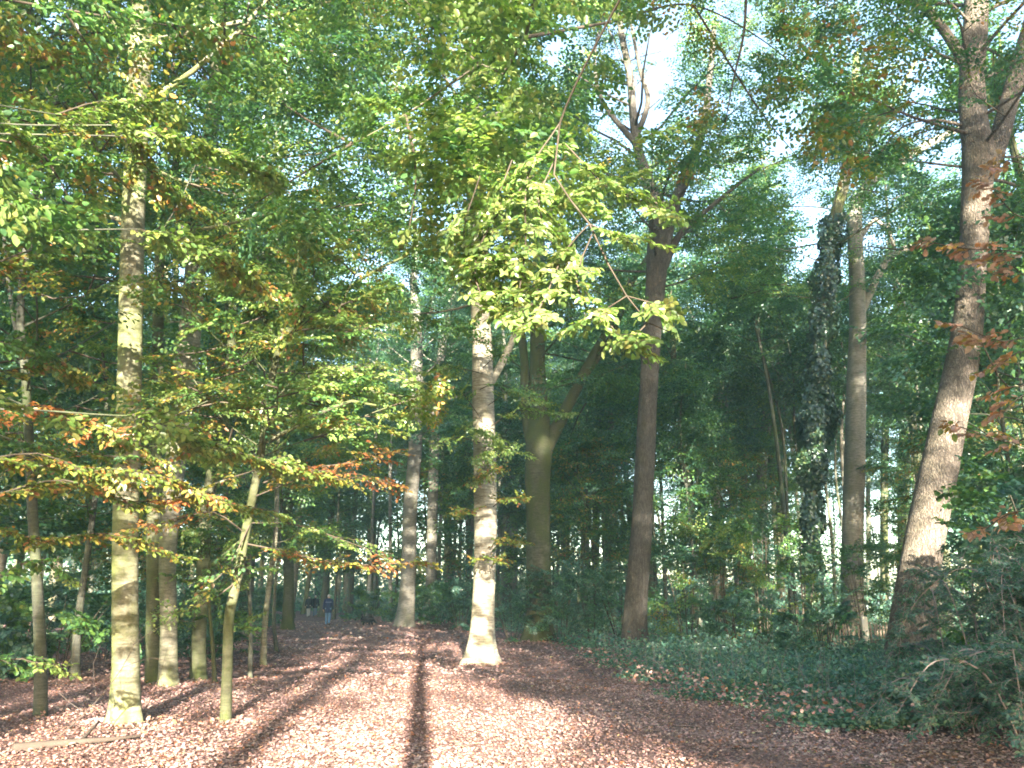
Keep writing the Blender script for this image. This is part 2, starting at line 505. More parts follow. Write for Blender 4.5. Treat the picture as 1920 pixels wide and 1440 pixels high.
# ------------------------------------------------------------------ crown growth
def grow(path, z0, z1, R, n_limb, n_sub, n_spray, sc, ls, pal, seed, keepf=keep, el=(.15, .8), droop=.0, limb_r=.05, prof=None, azr=None):
    """limbs, sub-branches and sprays round a trunk polyline; returns (wood MB, twig MB, sprays)"""
    r = np.random.default_rng(seed)
    wood, twig, sprays = MB(), MB(), []
    path = np.asarray(path)
    zs = path[:, 2]
    for i in range(n_limb):
        f = (i + r.random()) / n_limb
        z = z0 + (z1 - z0) * f
        p0 = np.array([np.interp(z, zs, path[:, 0]), np.interp(z, zs, path[:, 1]), z])
        az = i * 2.39996 + r.uniform(-.5, .5) if azr is None else r.uniform(*azr)
        pr = (math.sin(math.pi * min(1, .25 + .75 * f)) ** .6 if f < 1 else .3) if prof is None else prof(f)
        Ln = R * max(.25, pr) * r.uniform(.7, 1.15)
        e = el[0] + (el[1] - el[0]) * f + r.normal(0, .12)
        d = np.array([math.cos(az) * math.cos(e), math.sin(az) * math.cos(e), math.sin(e)])
        pts = [p0]
        for k in range(5):
            d = d + r.normal(0, .11, 3) + np.array([0, 0, .05 - droop * k * .12])
            d /= np.linalg.norm(d)
            pts.append(pts[-1] + d * Ln / 5)
        pts = np.array(pts)
        used = False
        for j in range(n_sub):
            t = .2 + .8 * (j + r.random()) / n_sub
            a = min(int(t * 5), 4)
            q = pts[a] + (pts[a + 1] - pts[a]) * (t * 5 - a)
            ld = pts[a + 1] - pts[a]; la = math.atan2(ld[1], ld[0])
            sa = la + (1 if j % 2 else -1) * r.uniform(.3, 1.3)
            se = r.normal(.08 - droop * .4, .25)
            sd = np.array([math.cos(sa) * math.cos(se), math.sin(sa) * math.cos(se), math.sin(se)])
            sl = Ln * .38 * r.uniform(.5, 1.2) * (1.2 - .6 * t)
            mid = q + sd * sl * .6
            if not keepf(mid): continue
            used = True
            qe = q + sd * sl + np.array([0, 0, -.05 * sl])
            tube(twig, np.array([q, (q + qe) / 2 + r.normal(0, .04 * sl, 3), qe]), [.014 * (1 + sl * .3), .010, .004], 4, cap=False)
            for k in range(n_spray):
                u = .15 + .85 * (k + r.random()) / n_spray
                pp = q + (qe - q) * u
                xa = sa + (1 if k % 2 else -1) * r.uniform(.1, 1.1)
                xe = r.normal(.0 - droop * .5, .22)
                sprays.append((pp, np.array([math.cos(xa) * math.cos(xe), math.sin(xa) * math.cos(xe), math.sin(xe)]), sc * r.uniform(.7, 1.25), ls, pal[r.integers(len(pal))] if isinstance(pal, list) else pal))
        if used:
            tube(wood, pts, np.linspace(limb_r * (Ln / 4), .008, 6), 6, cap=False)
    return wood, twig, sprays


PXF = lambda w, d: w / 2 * d / FPX


def stem(spec, Y, extend=None):
    """spec: (px, py, width_px[, Y]) bottom to top -> points, radii"""
    pts, rad = [], []
    for s in spec:
        y = s[3] if len(s) > 3 else Y
        p = at(s[0], s[1], y)
        d = proj(p)[2][0]
        pts.append(p); rad.append(PXF(s[2], d))
    pts = np.array(pts); rad = np.array(rad)
    if extend and extend > pts[-1][2] + .5:
        d = (pts[-1] - pts[-2]); d /= np.linalg.norm(d); d = d * .3 + np.array([0, 0, .9]); 
        n = 4; L = extend - pts[-1][2]
        ex = [pts[-1] + d * L * (k + 1) / n + rng.normal(0, .15, 3) * (1, 1, 0) for k in range(n)]
        er = [rad[-1] * (1 - .22 * (k + 1)) for k in range(n)]
        pts = np.vstack([pts, ex]); rad = np.concatenate([rad, er])
    return pts, rad


TREES = []


def hero_tree(name, label, spec, Y, bark, top=24, flare=.5, limbs=(), crown=None, cat='tree', sides=22, leaf='diamond', rough=.03, extra_sprays=(), group=None, leafmat=None, base_drop=.25, seed=None):
    seed = seed if seed is not None else len(TREES) + 5
    pts, rad = stem(spec, Y, top)
    b = pts[0].copy(); b[2] = gz(b[0], b[1])
    pts[0][2] = b[2] - base_drop
    P, Rr = resample(pts, rad, .22 if Y < 30 else .6)
    root = empty(name, b); tag(root, label, cat, group)
    mb = MB(); tube(mb, P, Rr, sides, rough, flare, seed)
    mb.build("trunk", bark, root, b)
    for L in limbs:
        lp, lr = stem(L, Y)
        lp, lr = resample(lp, lr, .25 if Y < 30 else .7)
        m = MB(); tube(m, lp, lr, 12, rough * .7, 0, seed + 1); m.build("limb", bark, root, b)
    spr = list(extra_sprays)
    if crown:
        w, t, s = grow(P, seed=seed, **crown)
        w.build("limbs", bark, root, b) if False else None
        if w.v:
            o = w.build("branchwork", bark, root, b); o["kind"] = "stuff"
        if t.v:
            o = t.build("twigs", M_TWIG, root, b); o["kind"] = "stuff"
        spr += s
    if spr:
        B, D, Nn, S, C = sprays_to_leaves(spr)
        leaf_cloud("crown", B, D, Nn, S, C, leafmat or M_LEAF, root, b, leaf)
    TREES.append(root)
    return root, P


# ------------------------------------------------------------------ ground
def grid_sheet(name, xs, ys, mat, dz=0., kind="structure", inside=None, amp=1.):
    X, Y = np.meshgrid(xs, ys)
    Z = gz(X, Y) * amp + dz
    V = np.stack([X, Y, Z], -1).reshape(-1, 3)
    ny, nx = X.shape
    idx = np.arange(nx * ny).reshape(ny, nx)
    F = np.stack([idx[:-1, :-1], idx[:-1, 1:], idx[1:, 1:], idx[1:, :-1]], -1).reshape(-1, 4)
    o = link_mesh(name, np_mesh(name, V, F, mat, smooth=True))
    o["kind"] = kind
    return o


far = np.array([60, 90, 140, 220, 400, 900])
xs = np.concatenate([-far[::-1], np.arange(-45, 45.1, .9), far])
ys = np.concatenate([[-900, -400, -200, -100, -60], np.arange(-40, 80.1, .9), [95, 130, 200, 400, 1000, 2000]])
ground = grid_sheet("ground", xs, ys, M_GROUND)


def path_edges(y):
    """left and right edge of the path at distance y"""
    yy = [-60, 0, 8, 12, 16, 20, 26, 34, 45, 60, 90]
    l = [-1.5, -1.7, -2.6, -3.4, -4.4, -5.4, -7.0, -9.5, -13.0, -17.5, -25]
    r = [3.5, 4.5, 4.3, 3.2, 2.3, 1.0, .3, -1.2, -4.6, -9.0, -15]
    return np.interp(y, yy, l), np.interp(y, yy, r)


py_ = np.arange(-40, 85.1, .7)
rows = []
for y in py_:
    l, r = path_edges(y)
    x = np.linspace(l, r, 13)
    x[0] += .25 * math.sin(y * 1.3); x[-1] += .25 * math.sin(y * .9 + 2)
    rows.append(np.stack([x, np.full(13, y), gz(x, np.full(13, y)) + .012], -1))
V = np.array(rows); n = len(rows)
idx = np.arange(n * 13).reshape(n, 13)
F = np.stack([idx[:-1, :-1], idx[:-1, 1:], idx[1:, 1:], idx[1:, :-1]], -1).reshape(-1, 4)
path_o = link_mesh("path", np_mesh("path", V.reshape(-1, 3), F, M_PATH, smooth=True)); path_o["kind"] = "structure"


def cover_edge(y):
    """x where the green undergrowth right of the path begins"""
    return np.interp(y, [6, 8.5, 9.5, 10.5, 12, 14, 17, 21, 26, 32, 40, 60], [7.0, 5.9, 4.9, 4.3, 3.7, 2.9, 2.5, 2.2, 2.0, 1.5, -.6, -5.5])


def scatter_litter(n, y0, y1, size, pow_=1.):
    y = y0 + (y1 - y0) * rng.random(n) ** pow_
    x = rng.uniform(-.72, .72, n) * (y + 4)
    ok = (x < cover_edge(y) + .5 + rng.normal(0, .5, n))
    x, y = x[ok], y[ok]
    z = gz(x, y) + .012 + rng.uniform(0, .03, len(x))
    B = np.stack([x, y, z], -1)
    a = rng.uniform(0, 6.28, len(x))
    D = np.stack([np.cos(a), np.sin(a), rng.normal(0, .22, len(x))], -1)
    N = np.stack([rng.normal(0, .27, len(x)), rng.normal(-.12, .27, len(x)), np.ones(len(x))], -1)
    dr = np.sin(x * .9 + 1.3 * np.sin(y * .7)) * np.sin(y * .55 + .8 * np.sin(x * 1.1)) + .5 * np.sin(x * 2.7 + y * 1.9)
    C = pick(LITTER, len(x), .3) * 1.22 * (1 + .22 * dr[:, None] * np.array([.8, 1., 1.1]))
    return B, D, N, size * rng.uniform(.5, 1.4, len(x)) * (1 + .15 * dr), C


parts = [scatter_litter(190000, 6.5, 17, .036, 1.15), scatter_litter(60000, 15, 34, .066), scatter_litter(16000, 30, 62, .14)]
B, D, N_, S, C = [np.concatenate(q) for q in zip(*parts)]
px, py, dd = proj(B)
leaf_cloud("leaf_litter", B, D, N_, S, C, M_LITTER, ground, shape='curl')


# single leaves, each an object: outline with a folded midrib
def leaf_mesh(name, mat, kind='beech', seed=0):
    r = np.random.default_rng(seed)
    if kind == 'beech':
        t = np.linspace(0, 1, 7); w = .34 * np.sin(np.pi * t ** .85) ** .8 * (1 + r.normal(0, .05, 7))
    elif kind == 'oak':
        t = np.linspace(0, 1, 10); w = np.array([0, .07, .2, .11, .3, .15, .34, .2, .22, 0])
    else:
        t = np.linspace(0, 1, 7); w = .36 * np.sin(np.pi * t ** .7) ** .7
    w[0] = w[-1] = 0
    k = len(t)
    curl = r.uniform(-.12, .06)
    mid = np.stack([t, np.zeros(k), curl * (t - .3) ** 2], -1)
    lf = mid + np.stack([np.zeros(k), w, .25 * w + .02 * np.sin(t * 9)], -1)
    rt = mid + np.stack([np.zeros(k), -w, .25 * w - .02 * np.sin(t * 9)], -1)
    # midrib k verts, sides k-2 each
    V = np.vstack([mid, lf[1:-1], rt[1:-1], [[-.16, 0, .01]]])
    L = lambda i: k + i - 1
    Rr = lambda i: k + (k - 2) + i - 1
    tri, quad = [], []
    for i in range(k - 1):
        if i == 0: tri += [(0, 1, L(1)), (0, Rr(1), 1)]
        elif i == k - 2: tri += [(i, i + 1, L(i)), (i, Rr(i), i + 1)]
        else: quad += [(i, i + 1, L(i + 1), L(i)), (i, Rr(i), Rr(i + 1), i + 1)]
    tri.append((len(V) - 1, 0, L(1)))
    return np_mesh(name, V, [np.array(quad), np.array(tri)], mat, smooth=True)


def leaf_set(name, cols, kind='beech', trans=.42):
    return [leaf_mesh(name, leaf_mat(f"{name}_{i}", trans, .4, .05, color=c), kind, i) for i, c in enumerate(cols)]


LS_LIME = leaf_set("lime_leaf", [(.17, .235, .07), (.14, .21, .055), (.21, .255, .09), (.11, .18, .045), (.24, .245, .08)])
LS_TURN = leaf_set("turning_leaf", [(.19, .21, .04), (.26, .23, .045), (.28, .17, .04), (.13, .18, .035), (.15, .20, .04), (.22, .24, .05)])
LS_RUST = leaf_set("rust_leaf", [(.32, .15, .045), (.28, .11, .04), (.33, .21, .06), (.25, .22, .05), (.30, .13, .05)])
LS_OAK = leaf_set("oak_leaf", [(.42, .23, .16), (.46, .28, .22), (.36, .15, .06), (.38, .25, .06), (.33, .17, .12)], 'oak', .3)
LS_DEAD = leaf_set("dead_leaf", [(.30, .19, .16), (.22, .13, .11), (.42, .30, .25), (.34, .17, .09), (.50, .38, .32), (.28, .10, .05)], 'beech', .1)
LS_TEAL = leaf_set("shrub_leaf", [(.07, .15, .10), (.11, .19, .13), (.055, .11, .075), (.15, .21, .10), (.09, .15, .12)], 'round', .3)
LS_TEAL.append(leaf_mesh('purple_leaf', leaf_mat('purple_leaf', .2, .4, .05, color=(.14, .10, .09)), 'round', 9))


def place_leaf(me, base, d, n, size, parent, off, name="leaf"):
    x = Vector(d).normalized(); y = Vector(n).cross(x).normalized(); z = x.cross(y)
    o = bpy.data.objects.new(name, me)
    m = Matrix(((x.x, y.x, z.x), (x.y, y.y, z.y), (x.z, y.z, z.z))).to_4x4()
    o.matrix_basis = Matrix.Translation(Vector(base) - Vector(off)) @ m @ Matrix.Scale(size, 4)
    COL.objects.link(o); o.parent = parent
    return o


# dead twigs among the leaves
tb = MB()
for k in range(420):
    y = rng.uniform(7.5, 26); x = rng.uniform(-.7, .5) * (y + 2)
    if x > cover_edge(y): continue
    a = rng.uniform(0, 6.28); l = rng.uniform(.08, .4)
    p = np.array([x, y, gz(x, y) + .035]); d = np.array([math.cos(a) * l, math.sin(a) * l, rng.uniform(0, .03)])
    tube(tb, np.array([p, p + d * .5 + rng.normal(0, .02, 3) * (1, 1, .2), p + d]), [.006, .005, .003], 4, cap=False)
o = tb.build("litter_twigs", M_TWIG, ground); o["kind"] = "stuff"

# the 300 nearest fallen leaves
Bn, Dn, Nn_, Sn, Cn = scatter_litter(700, 7.6, 10.8, .055)
pxn, pyn, _ = proj(Bn)
ok = np.where((pxn > -20) & (pxn < 1940) & (pyn < 1450))[0][:295]
for i in ok:
    place_leaf(LS_DEAD[rng.integers(6)], Bn[i] + (0, 0, .012), Dn[i], Nn_[i], Sn[i], ground, (0, 0, 0), "fallen_leaf")


# ------------------------------------------------------------------ hand-placed branches with sprays
def branch_line(root, off, pts, r0, sides=6, mat=None, name="branch"):
    P, R = resample(np.array(pts), np.linspace(r0, .006, len(pts)), .15)
    m = MB(); tube(m, P, R, sides, .04, 0, 3); m.build(name, mat or M_TWIG, root, off)
    return P


def line_sprays(P, step, sc, ls, pal, start=.0, spread=.9, end_pal=None, droop=.1, lateral=0.):
    L = np.concatenate([[0], np.cumsum(np.linalg.norm(np.diff(P, axis=0), axis=1))])
    out = []
    n = max(2, int(L[-1] * (1 - start) / step))
    for k in range(n):
        s = L[-1] * (start + (1 - start) * (k + .8) / n)
        p = np.array([np.interp(s, L, P[:, j]) for j in range(3)])
        i = min(np.searchsorted(L, s), len(P) - 1)
        d = P[i] - P[max(0, i - 1)]; d = d / (np.linalg.norm(d) + 1e-9)
        a = math.atan2(d[1], d[0]) + (1 if k % 2 else -1) * rng.uniform(.3, spread) if k < n - 1 else math.atan2(d[1], d[0])
        e = d[2] * .6 + rng.normal(-droop, .12)
        pl = end_pal if (end_pal is not None and rng.random() < (k / n) ** 1.2) else pal
        out.append((p, np.array([math.cos(a), math.sin(a), e]), sc * rng.uniform(.7, 1.2), ls, pl))
    return out


def spray_objects(root, off, sprays, meshes, cap=300, name="leaf", tpl=TPL_THIN, twigmat=None):
    """single leaves as parts; the twigs joined; leaves over the cap joined"""
    n = 0; rest = []
    tm = MB()
    for (p, d, s, ls, pal) in sprays:
        b, dd, nn, tw = tpl[rng.integers(len(tpl))]
        R = frame(d, rng.normal(0, .35))
        for t in tw:
            tube(tm, t @ R * s + p, np.linspace(.0035, .0015, len(t)), 3, cap=False)
        b2, d2, n2 = b @ R * s + p, dd @ R, nn @ R
        for i in range(len(b2)):
            sz = ls * rng.uniform(.75, 1.15)
            if n < cap:
                ms = meshes[pal] if isinstance(meshes, dict) else meshes
                place_leaf(ms[rng.integers(len(ms))], b2[i], d2[i], n2[i], sz, root, off, name); n += 1
            else: rest.append((b2[i], d2[i], n2[i], sz, pal))
    o = tm.build("twigs", twigmat or M_TWIG, root, off)
    if o: o["kind"] = "stuff"
    if rest:
        B = np.array([q[0] for q in rest]); D = np.array([q[1] for q in rest]); Nn = np.array([q[2] for q in rest])
        S = np.array([q[3] for q in rest])
        pm = {'lime': LIME, 'turn': TURN, 'oak': OAKP, 'teal': TEAL, 'rust': RUST, 'green': GREEN}
        C = np.concatenate([pick(pm[q[4]], 1) for q in rest])
        leaf_cloud("foliage", B, D, Nn, S, C, M_LEAF, root, off, 'hex')


# ================================================================== THE TREES
# --- T1 the big beech at the left
T1Y = gy(1365)
crown1 = dict(z0=6.5, z1=22, R=4.8, n_limb=34, n_sub=6, n_spray=4, sc=.95, ls=.075, pal=[GREEN, GREEN, LIME, TURN], limb_r=.04)
hero_tree("beech_tree", "tall sunlit beech with mossy grey trunk, nearest big trunk on the left",
          [(238, 1365, 52), (236, 1250, 48), (235, 1150, 46), (236, 1000, 44), (240, 800, 42), (245, 600, 42), (250, 400, 40), (262, 180, 40), (268, 0, 40)],
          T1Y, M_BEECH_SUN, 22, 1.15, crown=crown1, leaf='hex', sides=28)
# --- T2 pair of trunks behind it
Y2 = gy(1290)
hero_tree("beech_tree", "leaning beech right of the nearest big trunk, sunlit patch high on its bole",
          [(318, 1285, 36), (316, 1180, 31), (314, 1050, 31), (325, 900, 36), (342, 750, 42), (358, 600, 38), (370, 450, 33), (395, 250, 28), (412, 100, 26), (420, -60, 24)],
          Y2, M_BEECH, 24, .5, crown=dict(z0=8, z1=23, R=5, n_limb=30, n_sub=6, n_spray=4, sc=1.1, ls=.10, pal=[GREEN, GREEN, DEEP, LIME], limb_r=.04))
hero_tree("beech_tree", "dark moss-covered trunk squeezed against the leaning beech",
          [(291, 1270, 30), (288, 1150, 27), (289, 1000, 27), (291, 850, 24), (296, 650, 20), (302, 450, 17)],
          Y2 + .7, M_BEECH_MOSSY, 17, .4, crown=dict(z0=7, z1=17, R=3.5, n_limb=16, n_sub=5, n_spray=4, sc=1.1, ls=.10, pal=[GREEN, DEEP], limb_r=.03))
# --- T3
Y3 = gy(1278)
hero_tree("beech_tree", "slim mossy beech bowing right, third trunk from the big left beech",
          [(374, 1275, 30), (373, 1200, 25), (380, 1080, 24), (388, 960, 24), (405, 850, 23), (424, 740, 25), (432, 600, 24), (438, 450, 20), (446, 250, 17)],
          Y3, M_BEECH_MOSSY, 19, .4, crown=dict(z0=7.5, z1=18, R=4, n_limb=22, n_sub=5, n_spray=4, sc=1.1, ls=.10, pal=[GREEN, LIME, DEEP], limb_r=.04))

# --- T4 slim forked sapling with layered sprays
Y4 = gy(1362)
r4, P4 = hero_tree("beech_sapling", "slim green-barked sapling beside the path, bending right and forked above",
          [(424, 1365, 22), (426, 1250, 19), (430, 1150, 18), (444, 1090, 17), (462, 990, 16), (480, 900, 15), (494, 820, 14), (508, 720, 13), (528, 630, 11)],
          Y4, M_BEECH_MOSSY, None, .3, sides=14, cat='young tree',
          limbs=[[(528, 632, 10), (560, 605, 8), (620, 565, 7), (690, 515, 6), (760, 480, 4)],
                 [(524, 650, 9), (500, 610, 7), (470, 560, 6), (440, 490, 5), (430, 420, 3)],
                 [(528, 632, 9), (540, 560, 7), (560, 480, 6), (575, 380, 4)],
                 [(500, 830, 9), (545, 805, 8), (600, 775, 7, Y4 - .3), (660, 752, 6, Y4 - .5), (705, 760, 4, Y4 - .6)]],
          crown=dict(z0=3.4, z1=5.6, R=2.6, n_limb=16, n_sub=5, n_spray=3, sc=.6, ls=.07, pal=[GREEN, LIME, TURN], limb_r=.012), leaf='hex')
b4 = np.array(r4.location)
spr4 = []
for ln, pal, epal in [([(495, 905, 7), (560, 880, 5), (640, 870, 4), (715, 850, 3)], 'turn', 'rust'),
                ([(480, 930, 6), (560, 900, 5), (650, 895, 4), (722, 905, 3)], 'turn', 'rust'),
                ([(465, 1020, 6), (540, 1035, 5), (640, 1058, 4), (748, 1056, 3)], 'turn', 'rust'),
                ([(470, 980, 6), (560, 985, 4), (690, 1030, 3)], 'green', 'lime'),
                ([(520, 700, 6), (600, 690, 5), (700, 690, 4), (770, 715, 3)], 'lime', 'lime'),
                ([(705, 760, 4), (640, 720, 4), (620, 700, 3)], 'lime', 'lime'),
                ([(460, 1000, 6), (400, 960, 4), (330, 975, 3), (270, 990, 2)], 'turn', 'rust'),
                ([(500, 760, 6), (430, 735, 4), (350, 740, 3)], 'green', 'turn'),
                ([(485, 880, 6), (420, 900, 4), (350, 930, 3)], 'turn', 'turn'),
                ([(445, 1090, 5), (390, 1130, 3), (350, 1150, 2)], 'green', 'lime'),
                ([(600, 560, 5), (640, 600, 3), (690, 620, 2)], 'green', 'lime'),
                ([(440, 490, 4), (480, 500, 3), (540, 530, 2)], 'green', 'lime'),
                ([(560, 480, 4), (620, 440, 3), (700, 430, 2)], 'green', 'green'),
                ([(470, 980, 5), (430, 1060, 3), (400, 1090, 2)], 'green', 'turn')]:
    PL = at(*ln[0][:2], Y4); pts = [PL]
    for k, q in enumerate(ln[1:]): pts.append(at(q[0], q[1], Y4 - .35 * (k + 1) + rng.uniform(-.1, .1)))
    P = branch_line(r4, b4, pts, .012)
    for s in line_sprays(P, .15, .50, .062, pal, .1, end_pal=epal): spr4.append(s)
rng.shuffle(spr4) if False else None
spray_objects(r4, b4, sorted(spr4, key=lambda s: s[0][1]), {'turn': LS_TURN, 'rust': LS_RUST, 'lime': LS_LIME, 'green': LS_LIME, 'oak': LS_OAK}, 290)

# --- T5 dark thin tree far left
Y5 = gy(1352)
r5, P5 = hero_tree("beech_tree", "thin dark tree at the far left, its trunk curving up in shade",
          [(78, 1358, 24), (76, 1250, 21), (70, 1100, 19), (62, 980, 18), (56, 850, 16), (48, 700, 15), (38, 580, 14), (60, 400, 13), (95, 230, 12), (150, 20, 10)],
          Y5, M_DARK, 13, .3, sides=14,
          limbs=[[(50, 720, 9), (20, 560, 7), (10, 420, 6), (60, 330, 5)], [(60, 400, 8), (130, 290, 6), (190, 250, 5), (260, 200, 3)]],
          crown=dict(z0=3.0, z1=12.5, R=3.6, n_limb=30, n_sub=6, n_spray=4, sc=.8, ls=.075, pal=[TURN, GREEN, TURN, LIME, DEEP], limb_r=.02, droop=.1), leaf='hex')

# --- other slim stems left of the path
def slim(label, spec, by, bark=M_DARK, crown=None, top=None, name="sapling", cat="young tree", dY=0):
    return hero_tree(name, label, spec, gy(by) + dY, bark, top, .3, crown=crown, sides=12, cat=cat, base_drop=.1)

slim("crooked dark sapling between the far-left tree and the big beech", [(142, 1270, 18), (145, 1180, 14), (158, 1080, 12), (172, 980, 11), (185, 880, 9), (200, 760, 7), (190, 640, 5)], 1275, crown=dict(z0=2.2, z1=8, R=2.6, n_limb=16, n_sub=5, n_spray=3, sc=.8, ls=.085, pal=[TURN, DEEP, GREEN], limb_r=.015))
slim("thin straight sapling with pale foot, between forked sapling and path edge", [(470, 1270, 9), (470, 1190, 8), (468, 1100, 7), (470, 980, 6), (478, 850, 5)], 1270, crown=dict(z0=2.5, z1=7, R=1.8, n_limb=10, n_sub=4, n_spray=3, sc=.8, ls=.08, pal=[GREEN, LIME], limb_r=.015))
slim("grey pole-like sapling leaning right, nearest the far end of the left edge", [(494, 1248, 13), (496, 1180, 11), (506, 1090, 10), (516, 1010, 9), (520, 900, 8), (522, 760, 6)], 1248, M_BEECH, crown=dict(z0=4.5, z1=10, R=2.5, n_limb=12, n_sub=4, n_spray=3, sc=.9, ls=.09, pal=[GREEN, TURN], limb_r=.015))
slim("spindly sapling just right of the grey pole-like one", [(520, 1222, 8), (514, 1170, 7), (516, 1100, 6), (524, 1020, 5), (530, 900, 4)], 1222, crown=dict(z0=3, z1=8, R=2, n_limb=10, n_sub=4, n_spray=3, sc=.9, ls=.09, pal=[LIME, GREEN], limb_r=.015))
slim("thin bent sapling with green leaves in front of the mossy slim beech", [(405, 1280, 9), (398, 1200, 7), (392, 1130, 6), (396, 1050, 5)], 1285, M_BEECH_MOSSY, crown=dict(z0=.8, z1=3, R=1.0, n_limb=9, n_sub=3, n_spray=2, sc=.5, ls=.07, pal=[LIME, GREEN], limb_r=.01))
hero_tree("beech_tree", "stout tree at the path's far left edge, lower trunk in sun",
          [(540, 1182, 22), (541, 1100, 19), (540, 980, 18), (538, 850, 17), (536, 700, 16)], gy(1182), M_BEECH_MOSSY, 24, .4,
          crown=dict(z0=9, z1=23, R=5, n_limb=22, n_sub=6, n_spray=4, sc=1.4, ls=.14, pal=[GREEN, DEEP], limb_r=.04))

# --- trunks round the far end of the path
def distant(label, spec, by, bark=M_BEECH, R=5.5, z0=9, top=25, pal=None, nl=22, limbs=(), flare=.35, rough=.02, ls=.15, name="beech_tree", dY=0):
    return hero_tree(name, label, spec, gy(by) + dY, bark, top, flare, limbs=limbs, sides=16, rough=rough,
                     crown=dict(z0=z0, z1=top - 1, R=R, n_limb=nl, n_sub=6, n_spray=4, sc=1.5, ls=ls, pal=pal or [GREEN, DEEP, DEEP, TEAL], limb_r=.04))

distant("broad beech at the path's right edge, sunlit band halfway up", [(758, 1172, 34), (765, 1090, 27), (769, 950, 26), (778, 850, 26), (781, 700, 24), (780, 600, 18), (775, 520, 14)], 1176, M_BEECH_GREY)
distant("upright beech standing between the broad beech and the green pole behind", [(805, 1168, 24), (808, 1100, 20), (811, 950, 19), (815, 820, 18), (822, 700, 15), (840, 600, 14), (862, 520, 10)], 1170, M_BEECH_GREY)
distant("pale green trunk just left of the brightly lit central tree", [(842, 1160, 16), (840, 1050, 15), (839, 900, 14), (838, 780, 13)], 1160, M_BEECH, dY=4)
distant("trunk beyond the dog, faintly lit", [(697, 1148, 20), (697, 1050, 18), (698, 900, 17)], 1150, M_BEECH, nl=14)
distant("stout dark trunk right behind the walkers", [(600, 1146, 22), (601, 1050, 19), (602, 900, 18)], 1146, M_DARK, nl=14, dY=14)
distant("trunk with a sunny foot beyond the path, left of the dog", [(650, 1147, 14), (651, 1050, 13), (652, 930, 12)], 1148, M_BEECH, nl=14)

# --- T13 the brilliantly lit central tree
Y13 = gy(1248)
r13, P13 = hero_tree("beech_tree", "central beech with its lower trunk blazing white in the sun",
          [(903, 1248, 50), (905, 1180, 43), (908, 1080, 42), (910, 950, 42), (909, 850, 42), (906, 750, 40), (904, 650, 36), (898, 560, 34), (893, 450, 32), (888, 300, 28), (884, 100, 24)],
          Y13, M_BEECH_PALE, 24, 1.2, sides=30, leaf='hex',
          limbs=[[(908, 735, 20), (930, 700, 15), (960, 640, 12), (985, 560, 10)]],
          crown=dict(z0=9, z1=23, R=5, n_limb=30, n_sub=6, n_spray=4, sc=1.2, ls=.11, pal=[GREEN, LIME, GREEN, DEEP], limb_r=.04))
b13 = np.array(r13.location)
s13 = []
for ln, pal, st in [([(925, 950), (945, 935), (972, 935)], TURN, .12), ([(893, 962), (878, 955), (862, 960)], TURN, .12), ([(925, 1030), (945, 1015), (968, 1018)], TURN, .12),
                ([(890, 1055), (900, 1045), (935, 1050)], TURN, .12), ([(920, 800), (970, 770), (1050, 775)], LIME, .16), ([(915, 760), (960, 735), (1020, 760)], LIME, .16), ([(900, 830), (860, 820), (830, 830)], LIME, .2),
                ([(905, 790), (870, 740), (850, 725)], LIME, .2), ([(915, 860), (945, 840), (975, 850)], LIME, .2), ([(900, 730), (930, 720), (980, 735)], GREEN, .2), ([(905, 690), (930, 660), (900, 620)], GREEN, .12), ([(905, 850), (925, 880), (900, 900)], TURN, .12), ([(900, 780), (880, 800), (920, 820)], LIME, .1), ([(905, 640), (880, 610), (850, 620)], GREEN, .12), ([(905, 700), (850, 690), (790, 700)], LIME, .15), ([(905, 810), (930, 840), (905, 860)], LIME, .1)]:
    pts = [at(q[0], q[1], Y13 - .35 - .5 * k) for k, q in enumerate(ln)]
    P = branch_line(r13, b13, pts, .015)
    s13 += line_sprays(P, st, .55, .09, pal, .15)
B, D, Nn, S, C = sprays_to_leaves(s13, TPL_THIN)
leaf_cloud("sprigs", B, D, Nn, S, C, M_LEAF, r13, b13, 'hex')

# --- T14 the big dark beech behind it, forking
distant("dark stout beech right of the bright central tree, forking low into spread stems",
        [(1008, 1200, 52), (1010, 1120, 46), (1010, 1000, 46), (1008, 900, 48), (1010, 830, 52), (1009, 760, 36), (1008, 680, 28), (1009, 590, 26), (1012, 480, 22)], 1200, M_BEECH_MOSSY, R=6, z0=10, nl=26, flare=.4, rough=.03,
        limbs=[[(1018, 850, 28), (1045, 800, 24), (1075, 740, 20), (1110, 670, 17), (1150, 600, 14), (1190, 520, 10), (1230, 460, 8)],
               [(1085, 720, 12), (1130, 660, 10), (1165, 590, 8), (1180, 520, 6)],
               [(1000, 840, 26), (985, 760, 20), (984, 690, 16), (975, 600, 14), (965, 480, 10)]])
# --- T15 leaning ridged trunk
Y15 = gy(1222)
hero_tree("oak_tree", "smooth leaning reddish trunk rising from the path's right edge, forked high up",
        [(1189, 1222, 46), (1192, 1150, 41), (1202, 1000, 38), (1210, 850, 37), (1218, 700, 35), (1224, 600, 34), (1233, 480, 40), (1240, 420, 44), (1215, 340, 22), (1192, 260, 17), (1182, 150, 15), (1165, 60, 12), (1150, -40, 10)],
        Y15, M_REDOAK, 24, .25, sides=24,
        limbs=[[(1236, 460, 28), (1262, 390, 24), (1290, 320, 20), (1318, 240, 15), (1330, 150, 12), (1340, 40, 9)],
               [(1245, 500, 16), (1275, 440, 13), (1330, 390, 9), (1385, 345, 7), (1425, 315, 5)],
               [(1192, 260, 12), (1215, 190, 10), (1200, 130, 8), (1180, 30, 5)],
               [(1192, 270, 12), (1130, 190, 8), (1115, 110, 6), (1130, 20, 4)]],
        crown=dict(z0=12, z1=23, R=5.5, n_limb=26, n_sub=6, n_spray=4, sc=1.3, ls=.12, pal=[GREEN, DEEP, LIME], limb_r=.04))

